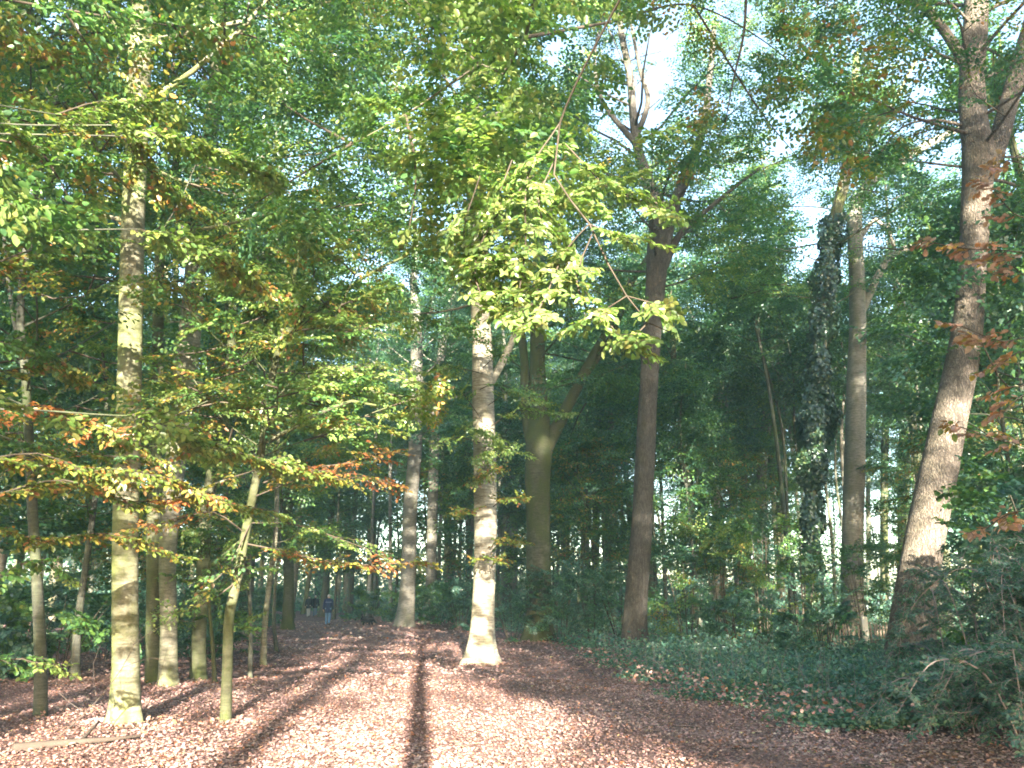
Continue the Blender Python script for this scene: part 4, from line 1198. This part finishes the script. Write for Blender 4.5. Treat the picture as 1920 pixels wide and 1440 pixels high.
SH = [("dark rounded shrub in the gap behind the bright central trunk's right side", 960, 1085, 33, 3.0, [TEAL, DEEP]),
      ("teal shrub hiding the left foot of the dark forked beech", 1045, 1070, 32, 3.2, [TEAL, TEAL, DEEP]),
      ("teal shrub between the dark forked beech and the reddish trunk", 1100, 1060, 31, 3.4, [TEAL, TEAL, DEEP]),
      ("shrub touching the left side of the reddish trunk", 1150, 1080, 30, 2.8, [TEAL, DEEP]),
      ("tall shrub against the right side of the reddish trunk", 1265, 1000, 27, 3.0, [DEEP, GREEN, TEAL]),
      ("tall shrub with sunlit cream-green leaves right of the reddish trunk", 1330, 985, 26, 3.2, [GREEN, LIME, TURN]),
      ("tall sun-touched shrub with a few yellow leaves left of the ivy tree", 1395, 975, 26, 3.0, [GREEN, TEAL, LIME]),
      ("dark low shrub in front of the tall sunlit shrubs", 1360, 1110, 24, 2.4, [DEEP, TEAL]),
      ("shrub close to the left of the ivy tree's foot", 1465, 1020, 27, 2.6, [TEAL, GREEN]),
      ("broad dark shrub between the ivy tree and the white post", 1575, 1010, 30, 3.6, [DEEP, GREEN, GREEN]),
      ("dark shrub left of the leaning oak behind the picket fence", 1650, 1000, 30, 3.2, [DEEP, GREEN]),
      ("low shrub in front of the picket fence's left end", 1500, 1140, 23, 2.0, [TEAL, DEEP]),
      ("shrub right behind the leaning oak's foot", 1800, 1040, 23, 3.0, [GREEN, TEAL]),
      ("tall shrub right of the leaning oak", 1860, 980, 19, 3.2, [TEAL, GREEN, GREEN]),
      ("big leafy shrub at the right edge above the brambles", 1930, 880, 14, 3.0, [TEAL, GREEN, TEAL]),
      ("bright green shrub at the feet of the two trunks by the path's bend", 830, 1105, 50, 3.5, [GREEN, TEAL]),
      ("shrub left of the broad beech by the dog", 720, 1110, 58, 4.0, [TEAL, GREEN]),
      ("shrub between broad beech and upright beech", 785, 1100, 58, 3.5, [TEAL, GREEN]),
      ("dark shrub behind the bright central tree's left side", 870, 1090, 44, 3.2, [TEAL, DEEP]),
      ("dark spreading shrub at the left edge behind the far-left thin tree's foot", 10, 1150, 16.5, 2.6, [TEAL, DEEP]),
      ("leafy shrub between the crooked dark sapling and the big beech", 175, 1110, 17.5, 2.4, [DEEP, GREEN]),
      ("dark leafy shrub right behind the leaning pair of trunks", 345, 1140, 20, 2.2, [DEEP, TEAL]),
      ("small shrub behind the bowing slim beech", 440, 1150, 24, 2.2, [DEEP, GREEN]),
      ("dim blue-green shrub left of the crooked dark sapling, further back", 95, 1100, 20, 3.0, [TEAL, DEEP]),
      ("shaded shrub behind the big left beech's bole", 255, 1110, 22, 3.0, [DEEP, TEAL]),
      ("dark blue-green shrub at the far left behind the thin dark tree", 20, 1080, 22, 4.0, [TEAL, DEEP]),
      ("blue-green shrub left behind the big beech", 150, 1090, 26, 4.0, [TEAL, DEEP, TEAL]),
      ("blue-green shrub seen between the leaning pair and the slim beech", 340, 1090, 30, 4.0, [TEAL, DEEP]),
      ("blue-green shrub behind the forked sapling", 440, 1110, 34, 3.5, [TEAL, DEEP]),
      ("dark shrub behind the grey pole-like sapling", 500, 1100, 44, 4.0, [TEAL, DEEP])]
for lab, px, pt, Y, w, pal in SH:
    shrub(lab, px, pt, Y, w, pal, n=int(16 * w), ls=.10 if Y < 35 else .14, group="shrubs under the trees")

# far understorey: one uncountable mass
n = 60000
y = rng.uniform(48, 110, n); px = rng.uniform(-250, 2200, n)
x = (px - 960) / FPX * y
l, r_ = path_edges(y)
ok = ~((x > l - 1.0) & (x < r_ + 1.0) & (y < 82)) & ~((px > 545) & (px < 700) & (y < 84))
x, y, px = x[ok], y[ok], px[ok]
n = len(x)
h = (1.6 + 1.6 * (np.sin(x * .45) * np.sin(y * .37) + .4 * np.sin(x * 1.3 + y)) + .03 * (y - 48)).clip(.5, 5) * rng.random(n) ** .6
B = np.stack([x, y, gz(x, y) + h], -1)
D = rng.normal(0, 1, (n, 3)); Nn = rng.normal(0, .6, (n, 3)) + (0, 0, 1)
o = leaf_cloud("distant_undergrowth", B, D, Nn, rng.uniform(.2, .4, n), pick(TEAL, n, .35), M_LEAF)
tag(o, "teal mass of undergrowth under the distant trees", "undergrowth", kind="stuff")

# the far edge of the wood, beyond the last trunks one can tell apart
n = 130000
y = rng.uniform(105, 150, n); px = rng.uniform(-300, 2300, n)
ok = ~((px > 1596) & (px < 1665)) & ~((px > 1780) & (px < 1805)); ok &= ~((px > 1230) & (rng.random(n) < .5))
y, px = y[ok], px[ok]; n = len(y); x = (px - 960) / FPX * y
h = rng.random(n) ** 1.7 * (17 + 4 * np.sin(x * .16) + 3 * np.sin(x * .41 + 2))
B = np.stack([x, y, gz(x, y) + h], -1)
o = leaf_cloud("far_wood", B, rng.normal(0, 1, (n, 3)), rng.normal(0, .7, (n, 3)) + (0, -.3, .6), rng.uniform(.4, .8, n), pick(DEEP, n, .35), M_LEAF)
tag(o, "dark green mass of the far wood behind all the trunks", "far wood", kind="stuff")

# green ground cover right of the path
def cover(name, label, n, y0, y1, xo, hmax, ls, pal, xmax):
    pal = (np.vstack([pal[0] * 1.25, [(.12, .20, .13), (.14, .19, .08)]]), list(pal[1]) + [.22, .08])
    y = y0 + (y1 - y0) * rng.random(n) ** 1.3
    e = cover_edge(y) + xo + .5 * np.sin(y * 2.1) * .6
    x = e + (np.minimum(xmax, .78 * (y + 2)) - e).clip(0) * rng.random(n) ** 1.1
    x = x - np.abs(rng.normal(0, .22, n)) * (rng.random(n) < .3)
    ok = (x > e - .8); x, y, e = x[ok], y[ok], e[ok]; n = len(x)
    e = e + .35 * np.sin(y * 5.3) * np.sin(y * 1.7 + 1)
    hump = .55 + .45 * np.sin(x * 1.9 + 1.3 * np.sin(y * 1.1)) * np.sin(y * 1.6 + x)
    h = hmax * np.clip((x - e + .4) / 1.2, .12, 1) * hump * rng.random(n) ** .6
    B = np.stack([x, y, gz(x, y) + .02 + h], -1)
    a = rng.uniform(0, 6.28, n)
    D = np.stack([np.cos(a), np.sin(a), rng.normal(-.1, .5, n)], -1); Nn = rng.normal(0, .65, (n, 3)) + (0, -.25, 1)
    o = leaf_cloud(name, B, D, Nn, ls * rng.uniform(.6, 1.3, n), pick(pal, n, .35), M_LEAF, shape='round' if ls < .09 else 'diamond')
    tag(o, label, "ground cover", kind="stuff"); return o

cover("ground_cover", "low teal-green nettles and herbs right of the leaf-strewn path", 95000, 10.5, 24, .1, .40, .055, TEAL, 30)
cover("nettles", "patchy taller pale-green herbs standing in the low growth right of the path", 16000, 11.5, 24, .6, .75, .07, TEAL, 26)
n = 1500
y = 10.5 + 13 * rng.random(n) ** 1.3; x = cover_edge(y) + rng.exponential(1.3, n) - .3
B = np.stack([x, y, gz(x, y) + rng.uniform(.05, .32, n)], -1)
a = rng.uniform(0, 6.28, n)
leaf_cloud("caught_leaves", B, np.stack([np.cos(a), np.sin(a), rng.normal(0, .3, n)], -1), rng.normal(0, .4, (n, 3)) + (0, 0, 1), rng.uniform(.05, .1, n), pick(LITTER, n, .3) * 1.2, M_LITTER, ground, shape='curl')
mb_ = MB()
for k in range(260):
    y = 11 + 12 * random.Random(k).random(); x = float(cover_edge(y)) + .2 + rng.exponential(1.8)
    h = rng.uniform(.3, .9); dx, dy = rng.normal(0, .18, 2)
    tube(mb_, np.array([(x, y, 0), (x + dx * .3, y + dy * .3, h * .6), (x + dx, y + dy, h)]), [.004, .003, .0015], 3, cap=False)
o = mb_.build("dry_stems", M_PALETWIG); tag(o, "dry upright stems among the green herbs right of the path", "dry stems", kind="stuff")
cover("woodland_herbs", "knee-high green growth beneath the shrubs at the right", 36000, 22, 50, .2, .8, .12, TEAL, 34)

# brambles at the lower right
def bramble(label, px, top, Y, w, n_st=20, nleaf=26, n_obj=0):
    x = (px - 960) / FPX * Y
    b = np.array([x, Y, gz(x, Y)]); H = at(px, top, Y)[2]
    root = empty("bramble_bush", b); tag(root, label, "bush", "brambles along the right edge")
    r = np.random.default_rng(int(px)); objs = 0
    sm = MB(); spr = []
    for i in range(n_st):
        a = r.uniform(0, 6.28); L = w * r.uniform(.35, .7)
        p0 = b + (r.normal(0, .35 * w * .5), r.normal(0, .3 * w * .5), -.03)
        pts = [p0, p0 + (math.cos(a) * L * .25, math.sin(a) * L * .25, H * r.uniform(.7, 1)), p0 + (math.cos(a) * L * .65, math.sin(a) * L * .65, H * r.uniform(.75, 1.1)), p0 + (math.cos(a) * L, math.sin(a) * L, H * r.uniform(.1, .6))]
        Pq, Rq = resample(np.array(pts), [.011, .009, .007, .003], .12)
        if i < 16:
            m = MB(); tube(m, Pq, Rq, 5, cap=False); m.build("stem", M_PALETWIG, root, b)
        else: tube(sm, Pq, Rq, 4, cap=False)
        for s in line_sprays(Pq, .13, .26, .052, 'teal', .08, spread=1.4, droop=0): spr.append(s)
    for i in range(nleaf):
        p = b + (r.normal(0, w * .25), r.normal(0, w * .25), H * r.random() * .8)
        a = r.uniform(0, 6.28)
        spr.append((p, np.array([math.cos(a), math.sin(a), r.normal(0, .3)]), .4, .052, 'teal'))
    r.shuffle(spr)
    if sm.v:
        o = sm.build("thin_stems", M_PALETWIG, root, b); o["kind"] = "stuff"
    spray_objects(root, b, spr, {'teal': LS_TEAL}, n_obj, twigmat=M_PALETWIG)

bramble("bramble tangle with pale bare stems in the bottom right corner", 1910, 1225, 9.4, 2.4, 24, 46, 290)
bramble("bramble mound left of the corner tangle, spilling onto the leaf litter", 1790, 1270, 10.6, 2.0, 20, 34, 200)
bramble("tall arching brambles at the right edge above the corner tangle", 1900, 1080, 12.2, 3.2, 26, 60, 0)
bramble("bramble bush in front of the leaning oak's foot", 1790, 1205, 14.5, 2.6, 22, 34, 0)
bramble("far corner brambles right behind the arching ones", 1990, 1020, 12.8, 3.0, 24, 50, 0)

# ------------------------------------------------------------------ fence
YF = 25.5
rf = empty("picket_fence", at(1600, 1215, YF) * (1, 1, 0)); offF = np.array(rf.location)
tag(rf, "low picket fence with a pale post, half hidden between ivy tree and leaning oak", "fence")
M_PALE = flat_mat("weathered_wood", (.24, .19, .14), var=.35, scale=14)
M_POST = flat_mat("pale_post", (.62, .56, .46), var=.15, scale=10)


def bxm(p0, size, taper=1.):
    x, y, z = p0; a, b, c = [s / 2 for s in size]
    V = [(x - a, y - b, z), (x + a, y - b, z), (x + a, y + b, z), (x - a, y + b, z)]
    V += [(x - a * taper, y - b * taper, z + size[2]), (x + a * taper, y - b * taper, z + size[2]), (x + a * taper, y + b * taper, z + size[2]), (x - a * taper, y + b * taper, z + size[2])]
    return np.array(V), np.array([(0, 3, 2, 1), (4, 5, 6, 7), (0, 1, 5, 4), (1, 2, 6, 5), (2, 3, 7, 6), (3, 0, 4, 7)])

x0, x1 = at(1535, 1200, YF)[0], at(1672, 1200, YF)[0]
pale_me = None
m = MB(); m.add(*bxm((0, 0, 0), (.045, .03, .82))); m.add(*bxm((0, 0, .82), (.045, .03, .08), .2))
me = np_mesh("pale", np.concatenate(m.v), np.concatenate(m.f[4]), M_PALE)
k = 0; x = x0
while x < x1:
    o = link_mesh("pale", me, rf, Vector((x, YF, gz(x, YF))) - Vector(offF)); o.rotation_euler = (0, rng.normal(0, .03), 0); o.scale = (1, 1, rng.uniform(.92, 1.05))
    x += .095
for z in (.25, .66):
    m = MB(); m.add(*bxm(((x0 + x1) / 2, YF + .035, z), (x1 - x0, .02, .03))); m.build("rail", M_PALE, rf, offF, smooth=False)
xp = at(1622, 1200, YF)[0]
m = MB(); m.add(*bxm((xp, YF - .09, -.1), (.15, .12, 1.12))); m.add(*bxm((xp, YF - .09, 1.02), (.17, .14, .04), .7)); m.build("post", M_POST, rf, offF, smooth=False)
xp2 = at(1762, 1190, YF - 1)[0]
rp = empty("fence_post", (xp2, YF - 1, 0)); tag(rp, "short brown wooden post just right of the leaning oak's foot", "post")
m = MB(); m.add(*bxm((0, 0, -.1), (.13, .13, .95))); m.add(*bxm((0, 0, .85), (.13, .13, .05), .5)); m.build("shaft", M_PALE, rp, smooth=False)

# ------------------------------------------------------------------ fallen wood at the lower left
def wood_thing(name, label, lines, mat, cat, r0):
    b = np.array([*lines[0][0][:2], gz(*lines[0][0][:2])])
    root = empty(name, b); tag(root, label, cat)
    for i, L in enumerate(lines):
        P_, R_ = resample(np.array(L), np.linspace(r0 if i == 0 else r0 * .5, r0 * .25, len(L)), .15)
        m = MB(); tube(m, P_, R_, 8, .06, 0, i); m.build("stem" if i == 0 else "side_branch", mat, root, b)

def g(px, py, dz=0.):
    Y = gy(py); p = at(px, py, Y); p[2] = gz(p[0], p[1]) + dz
    return tuple(p)

wood_thing("fallen_branch", "dark fallen branch lying on leaf litter at the lower left corner", [[g(20, 1425, .05), g(110, 1415, .05), g(190, 1408, .06), g(262, 1400, .08)], [g(150, 1410, .06), g(180, 1395, .18)]], M_DEAD, "fallen branch", .05)
a = g(95, 1405)
wood_thing("dead_sapling", "bare pale twiggy dead stem sticking up from the litter left of the big beech",
           [[a, tuple(np.array(a) + (.25, .3, .35)), tuple(np.array(a) + (.45, .5, .75)), tuple(np.array(a) + (.6, .6, 1.25))],
            [tuple(np.array(a) + (.28, .32, .4)), tuple(np.array(a) + (.15, .4, .8)), tuple(np.array(a) + (.25, .4, 1.1))],
            [tuple(np.array(a) + (.45, .5, .75)), tuple(np.array(a) + (.75, .6, .85)), tuple(np.array(a) + (1.0, .6, .8))],
            [tuple(np.array(a) + (.52, .55, 1.0)), tuple(np.array(a) + (.8, .6, 1.2)), tuple(np.array(a) + (.95, .6, 1.15))],
            [tuple(np.array(a) + (.2, .2, .3)), tuple(np.array(a) + (-.1, .2, .5)), tuple(np.array(a) + (-.2, .2, .8))]], M_DEAD, "dead stem", .008)
a = g(262, 1345)
wood_thing("shoot", "leafless curved shoot rising at the right foot of the big beech",
           [[a, tuple(np.array(a) + (.15, 0, .25)), tuple(np.array(a) + (.25, -.05, .6)), tuple(np.array(a) + (.32, -.05, 1.0))], [tuple(np.array(a) + (.18, 0, .35)), tuple(np.array(a) + (.08, 0, .6)), tuple(np.array(a) + (.02, 0, .8))]], M_DEAD, "shoot", .006)

# ------------------------------------------------------------------ people and dog
M_SKIN = flat_mat("skin", (.45, .28, .21), .6, .08)
M_NAVY = flat_mat("navy_jacket", (.022, .035, .09), .7, .2, 40, .2)
M_BLACKC = flat_mat("dark_jacket", (.018, .02, .03), .8, .2, 40, .2)
M_JEANS = flat_mat("jeans", (.16, .27, .42), .85, .2, 40)
M_KHAKI = flat_mat("pale_trousers", (.42, .40, .36), .85, .12, 40)
M_JEANS2 = flat_mat("dark_jeans", (.10, .15, .22), .85, .2, 40)
M_HAIRG = flat_mat("grey_hair", (.42, .40, .37), .8, .2, 60)
M_HAIRB = flat_mat("brown_hair", (.10, .07, .05), .8, .2, 60)
M_SHOE = flat_mat("shoe", (.03, .028, .025), .6, .1)
M_FUR = flat_mat("black_fur", (.010, .010, .011), .8, .5, 60, .6)
M_STRIPE = flat_mat("reflective_stripe", (.20, .23, .34), .5, .1)


def skin_obj(name, nodes, edges, mat, parent, levels=1):
    me = bpy.data.meshes.new(name)
    me.from_pydata([n_[0] for n_ in nodes], edges, [])
    me.materials.append(mat)
    o = link_mesh(name, me, parent)
    o.modifiers.new("skin", 'SKIN').use_smooth_shade = True
    sv = me.skin_vertices[0].data
    for i, n_ in enumerate(nodes):
        rr_ = n_[1]
        sv[i].radius = rr_ if isinstance(rr_, tuple) else (rr_, rr_)
    sv[0].use_root = True
    s = o.modifiers.new("smooth", 'SUBSURF'); s.levels = levels; s.render_levels = levels
    return o


def person(label, loc, heading, H, jacket, trousers, hair, stride=.3, stripe=False, group=None):
    root = empty("person", (loc[0], loc[1], gz(loc[0], loc[1]))); tag(root, label, "person", group)
    k = H / 1.75
    root.rotation_euler = (0, 0, heading); root.scale = (k, k, k)
    st = stride
    hip = .92; L, Rr = {}, {}
    # walking towards +Y; left leg forward, right leg back
    nodes = [((0, 0, 1.0), (.13, .10)), ((0, 0, 1.18), (.12, .09)), ((0, .01, 1.38), (.15, .10)), ((0, .01, 1.48), (.07, .06)), ((0, .03, 1.55), (.055, .055)), ((0, .05, 1.66), (.075, .095)), ((0, .05, 1.72), (.05, .06))]
    edges = [(0, 1), (1, 2), (2, 3), (3, 4), (4, 5), (5, 6)]
    legs = {}
    for s, fy in ((-1, st), (1, -st * .85)):
        i = len(nodes)
        knee_y = fy * .5 + .07
        ank_z = .09 if fy > 0 else .16
        nodes += [((s * .09, 0, .9), .085), ((s * .10, knee_y, .5), .058), ((s * .10, fy, ank_z), .038), ((s * .11, fy + .12, ank_z - .05 if fy > 0 else .04), .032)]
        edges += [(0, i), (i, i + 1), (i + 1, i + 2), (i + 2, i + 3)]
        legs[s] = [n_[0] for n_ in nodes[i:i + 4]]
    arms = {}
    for s, fy in ((-1, -.16), (1, .14)):
        i = len(nodes)
        nodes += [((s * .19, 0, 1.42), .05), ((s * .25, fy * .3 - .02, 1.15), .04), ((s * .26, fy + .05, .92), .03), ((s * .26, fy + .07, .86), (.022, .035)), ((s * .26, fy + .085, .82), (.018, .035))]
        edges += [(2, i), (i, i + 1), (i + 1, i + 2), (i + 2, i + 3), (i + 3, i + 4)]
        arms[s] = [n_[0] for n_ in nodes[i:i + 5]]
        w = nodes[i + 4][0]; j = i + 4
        for q, (dy, ln) in enumerate(((-.028, .060), (-.010, .072), (.009, .068), (.027, .052))):
            a_ = len(nodes)
            nodes += [((w[0], w[1] + dy, w[2] - .02), .009), ((w[0] - s * .012, w[1] + dy + .006, w[2] - .02 - ln * .6), .008), ((w[0] - s * .03, w[1] + dy + .01, w[2] - .02 - ln), .006)]
            edges += [(j, a_), (a_, a_ + 1), (a_ + 1, a_ + 2)]
        a_ = len(nodes)
        nodes += [((w[0] - s * .012, w[1] + .045, w[2] + .015), .01), ((w[0] - s * .02, w[1] + .062, w[2] - .015), .008)]
        edges += [(i + 3, a_), (a_, a_ + 1)]
    # nose and ears
    for p in (((0, .155, 1.655), .012), ((-.083, .045, 1.655), .014), ((.083, .045, 1.655), .014)):
        edges.append((5, len(nodes))); nodes.append(p)
    skin_obj("body", nodes, edges, M_SKIN, root, 1)
    # jacket: torso and sleeves in one surface with a hem
    mb = MB()
    prof = [(.72, .195, .15), (.80, .20, .155), (.95, .195, .15), (1.1, .185, .145), (1.25, .20, .15), (1.38, .215, .145), (1.45, .17, .12), (1.51, .085, .08), (1.55, .075, .075)]
    th = np.linspace(0, 2 * math.pi, 24, endpoint=False)
    V = np.array([[(rx * math.cos(t) * (1 + .03 * math.sin(5 * t + z * 9)), ry * math.sin(t) * (1 + .03 * math.sin(4 * t - z * 11)) + .01, z) for t in th] for z, rx, ry in prof])
    n = len(prof); idx = np.arange(n * 24).reshape(n, 24)
    F = np.stack([idx[:-1], np.roll(idx[:-1], -1, 1), np.roll(idx[1:], -1, 1), idx[1:]], -1).reshape(-1, 4)
    mb.add(V.reshape(-1, 3), F)
    for s in (-1, 1):
        A = np.array([(s * .10, .0, 1.43)] + [list(arms[s][0]), list(arms[s][1]), list(arms[s][2])])
        P_, R_ = resample(A, [.085, .085, .065, .05], .05); tube(mb, P_, R_, 12, .03, 0, 2)
    mb.build("jacket", jacket, root)
    mb = MB()
    for s in (-1, 1):
        Lg = np.array([(s * .085, 0, 1.0), legs[s][0], legs[s][1], legs[s][2]]); Lg[3][2] += .0
        P_, R_ = resample(Lg, [.11, .105, .075, .062], .06); tube(mb, P_, R_, 12, .03, 0, 5)
    mb.build("trousers", trousers, root)
    for s in (-1, 1):
        mb = MB(); a_, t_ = np.array(legs[s][2]), np.array(legs[s][3])
        P_, R_ = resample(np.array([a_ + (0, -.06, -.04), a_ + (0, .0, -.035), t_ + (0, .04, 0)]), [.04, .05, .035], .03)
        tube(mb, P_, R_, 10); mb.build("shoe", M_SHOE, root)
    # hair cap round the back of the head
    mb = MB(); U = 14; W = 8; V = []
    for i in range(W + 1):
        ph = i / W * 1.75
        for j in range(U):
            t = j / U * 6.283
            cut = 1.0 if not (math.sin(t) > .3 and ph > .9) else .55
            V.append((.094 * math.sin(ph * cut) * math.cos(t), .035 + .115 * math.sin(ph * cut) * math.sin(t), 1.655 + .118 * math.cos(ph * cut)))
    V = np.array(V); idx = np.arange((W + 1) * U).reshape(W + 1, U)
    F = np.stack([idx[:-1], np.roll(idx[:-1], -1, 1), np.roll(idx[1:], -1, 1), idx[1:]], -1).reshape(-1, 4)
    mb.add(V, F); mb.build("hair", hair, root)
    if stripe:
        mb = MB(); th2 = np.linspace(math.pi * 1.15, math.pi * 1.85, 12)
        V = np.array([[(.212 * math.cos(t), .163 * math.sin(t) + .008, z) for t in th2] for z in (1.30, 1.335)]).reshape(-1, 3)
        idx = np.arange(24).reshape(2, 12)
        mb.add(V, np.stack([idx[0, :-1], idx[0, 1:], idx[1, 1:], idx[1, :-1]], -1)); mb.build("stripe", M_STRIPE, root)
    return root


def gpos(px, py, Y): return ((px - 960) / FPX * Y / (CP - (720 - py) / FPX * SP), Y)

person("person in navy jacket and blue jeans walking away alone down the path", gpos(614, 1166, 52), .1, 1.86, M_NAVY, M_JEANS, M_HAIRG, .22, True)
person("person in dark jacket and pale trousers, left one of the far pair", gpos(578, 1150, 72), .12, 1.80, M_BLACKC, M_KHAKI, M_HAIRB, .34)
person("person in dark jacket and dark jeans, right one of the far pair", gpos(590, 1150, 72.4), .0, 1.80, M_BLACKC, M_JEANS2, M_HAIRG, .12)

# dog: facing right (+X), nose to the ground, tail up
gp = gpos(690, 1165, 52.5)
rd = empty("dog", (*gp, gz(*gp))); tag(rd, "shaggy black dog sniffing the ground right of the lone walker", "dog")
rd.scale = (.92, .92, .92); rd.rotation_euler = (0, 0, -.15)
nodes = [((-.05, 0, .44), (.13, .15)), ((-.28, 0, .46), (.13, .14)), ((.16, 0, .43), (.15, .17)), ((.30, 0, .42), (.12, .13)), ((.42, 0, .33), (.085, .085)), ((.50, 0, .25), (.085, .08)), ((.58, 0, .19), (.05, .05)), ((.65, 0, .14), (.035, .035)),
         ((-.38, 0, .54), (.04, .04)), ((-.46, 0, .66), (.05, .04)), ((-.43, 0, .76), (.03, .03))]
edges = [(0, 1), (0, 2), (2, 3), (3, 4), (4, 5), (5, 6), (6, 7), (1, 8), (8, 9), (9, 10)]
for s in (-1, 1):
    sh = .06 * s
    i = len(nodes); nodes += [((.20, s * .09, .34), .065), ((.19 + sh, s * .10, .2), .045), ((.21 + sh * 1.4, s * .10, .07), .035), ((.24 + sh * 1.4, s * .10, .03), .035)]; edges += [(2, i), (i, i + 1), (i + 1, i + 2), (i + 2, i + 3)]
    i = len(nodes); nodes += [((-.27, s * .09, .34), .085), ((-.22 - sh, s * .10, .24), .05), ((-.34 - sh, s * .10, .15), .035), ((-.32 - sh, s * .10, .05), .032), ((-.28 - sh, s * .10, .025), .032)]; edges += [(1, i), (i, i + 1), (i + 1, i + 2), (i + 2, i + 3), (i + 3, i + 4)]
    i = len(nodes); nodes += [((.46, s * .085, .27), .03), ((.47, s * .10, .2), .022)]; edges += [(5, i), (i, i + 1)]
skin_obj("body", nodes, edges, M_FUR, rd, 1)
n = 900
bx = rng.uniform(-.42, .35, n); th = rng.uniform(0, 6.28, n)
B = np.stack([bx, np.cos(th) * .14, .43 + np.sin(th) * .15], -1)
D = np.stack([-np.ones(n) * .6, np.cos(th) * .6, -1 + 0 * th], -1); Nn = np.stack([0 * th, np.cos(th), np.sin(th)], -1) + rng.normal(0, .3, (n, 3))
leaf_cloud("coat", B, D, Nn, rng.uniform(.07, .14, n), np.full((n, 3), .011), leaf_mat("black_coat", .05, .6, .02, (.011, .011, .012)), rd)

# ------------------------------------------------------------------ trees behind the viewpoint: unseen, they cast the shadows ahead, crowns carved to place the sun patches
TA = math.tan(math.radians(6.1)); TE = math.tan(SUN_EL) / math.cos(math.radians(6.1))
def ab(p): return p[0] + TA * p[1], p[2] + TE * p[1]


def lit_prob(a, b):
    """share of the unseen crowns cut away so that sun reaches this part of the scene"""
    op = .06
    if -7 < a < -3 and 1.5 < b < 9: op = .58
    if -3 <= a < 2.6 and 1.0 < b < 5.2: op = .93
    if -3 <= a < 2.4 and 5.2 <= b < 11: op = .55
    if -3 <= a < -1.2 and 5.6 <= b < 8.4: op = .95
    if 7.5 < a < 11 and 6.5 < b < 11: op = .85
    if -7 < a < -.5 and 9 <= b < 16: op = .66
    if -.5 <= a < 3 and 7.4 <= b < 14: op = .68
    if .3 < a < 2.4 and 4.4 < b < 7.3: op = 1.0      # the white trunk
    if -7 < a < 0 and 16 <= b < 21: op = .4
    if 11 < a < 14.5 and 4.5 < b < 13: op = .45
    if 11 < a < 14.5 and 13 < b < 18: op = .25
    if 11 < a < 14.5 and 14.5 < b < 17: op = .8
    if 5.5 < a < 9.5 and 5 < b < 10: op = .35
    return op


def keep_behind(p):
    a, b = ab(p)
    if p[1] > -1.5: return False
    v = (math.sin(a * 1.9 + 1.7 * math.sin(b * .9)) + math.sin(b * 2.3 + 1.3 * math.sin(a * 1.1 + 2)) + .8 * math.sin(a * 3.7 - b * 1.6) + .8 * math.sin(a * 2.1 + b * 3.4 + 1)) / 3.6
    u = .5 + .5 * math.erf(v / .5)          # clumps and gaps about a metre across
    op = lit_prob(a, b)
    return (u > op) if rng.random() < .9 else (rng.random() > op)


BEH = [(-14, -3, 23), (-7.5, -9, 20), (-11.5, -6, 22), (-3.6, -14, 23), (5.6, -17, 24), (6.2, -9, 22), (10.5, -6, 22), (-7, -20, 25), (8.5, -18, 25), (15, -11, 24), (-16, -13, 24), (19, -5, 22), (1, -27, 26), (-12, -27, 26), (13, -27, 26), (7.0, -23, 25), (22, -17, 25)]
for i, (x, y, H) in enumerate(BEH):
    H = H + 5
    b = np.array([x, y, gz(x, y)])
    r = np.random.default_rng(300 + i)
    pts = np.array([b - (0, 0, .2), b + (r.normal(0, .1), r.normal(0, .1), H * .3), b + (r.normal(0, .3), r.normal(0, .3), H * .6), b + (r.normal(0, .4), r.normal(0, .4), H)])
    P, R = resample(pts, [.27, .21, .15, .04], .6)
    root = empty("beech_tree", b); tag(root, "beech behind the viewpoint that throws long shadows over the leaf litter", "tree", "trees behind the viewpoint")
    mb = MB(); tube(mb, P, R, 14, .03, .5, i); mb.build("trunk", M_BEECH, root, b)
    w, t, s = grow(P, 3.5, H - 1, 5.2, 44, 7, 4, 1.5, .2, GREEN, 300 + i, keepf=keep_behind, limb_r=.04)
    if w.v: o = w.build("branchwork", M_BEECH, root, b); o["kind"] = "stuff"
    B, D, Nn, S, C = sprays_to_leaves(s, TPL_THIN)
    leaf_cloud("crown", B, D, Nn, S, C, M_LEAF, root, b)

# ------------------------------------------------------------------ haze
HAZE = 0.0008
if HAZE > 0:
    V, F = bxm((0, 95, -1.3), (420, 330, 40))
    m, nt, N, L = new_mat("haze")
    pv = N("ShaderNodeVolumePrincipled"); pv.inputs["Density"].default_value = HAZE
    pv.inputs["Color"].default_value = (.5, .85, 1, 1); pv.inputs["Anisotropy"].default_value = .2
    mo = N("ShaderNodeOutputMaterial"); L(pv.outputs[0], mo.inputs["Volume"])
    o = link_mesh("haze", np_mesh("haze", V, F, m)); tag(o, "pale morning haze between the trees", "haze", kind="stuff")

tot = sum(len(m_.polygons) for m_ in bpy.data.meshes)
print("POLYS", tot, "OBJS", len(bpy.data.objects))
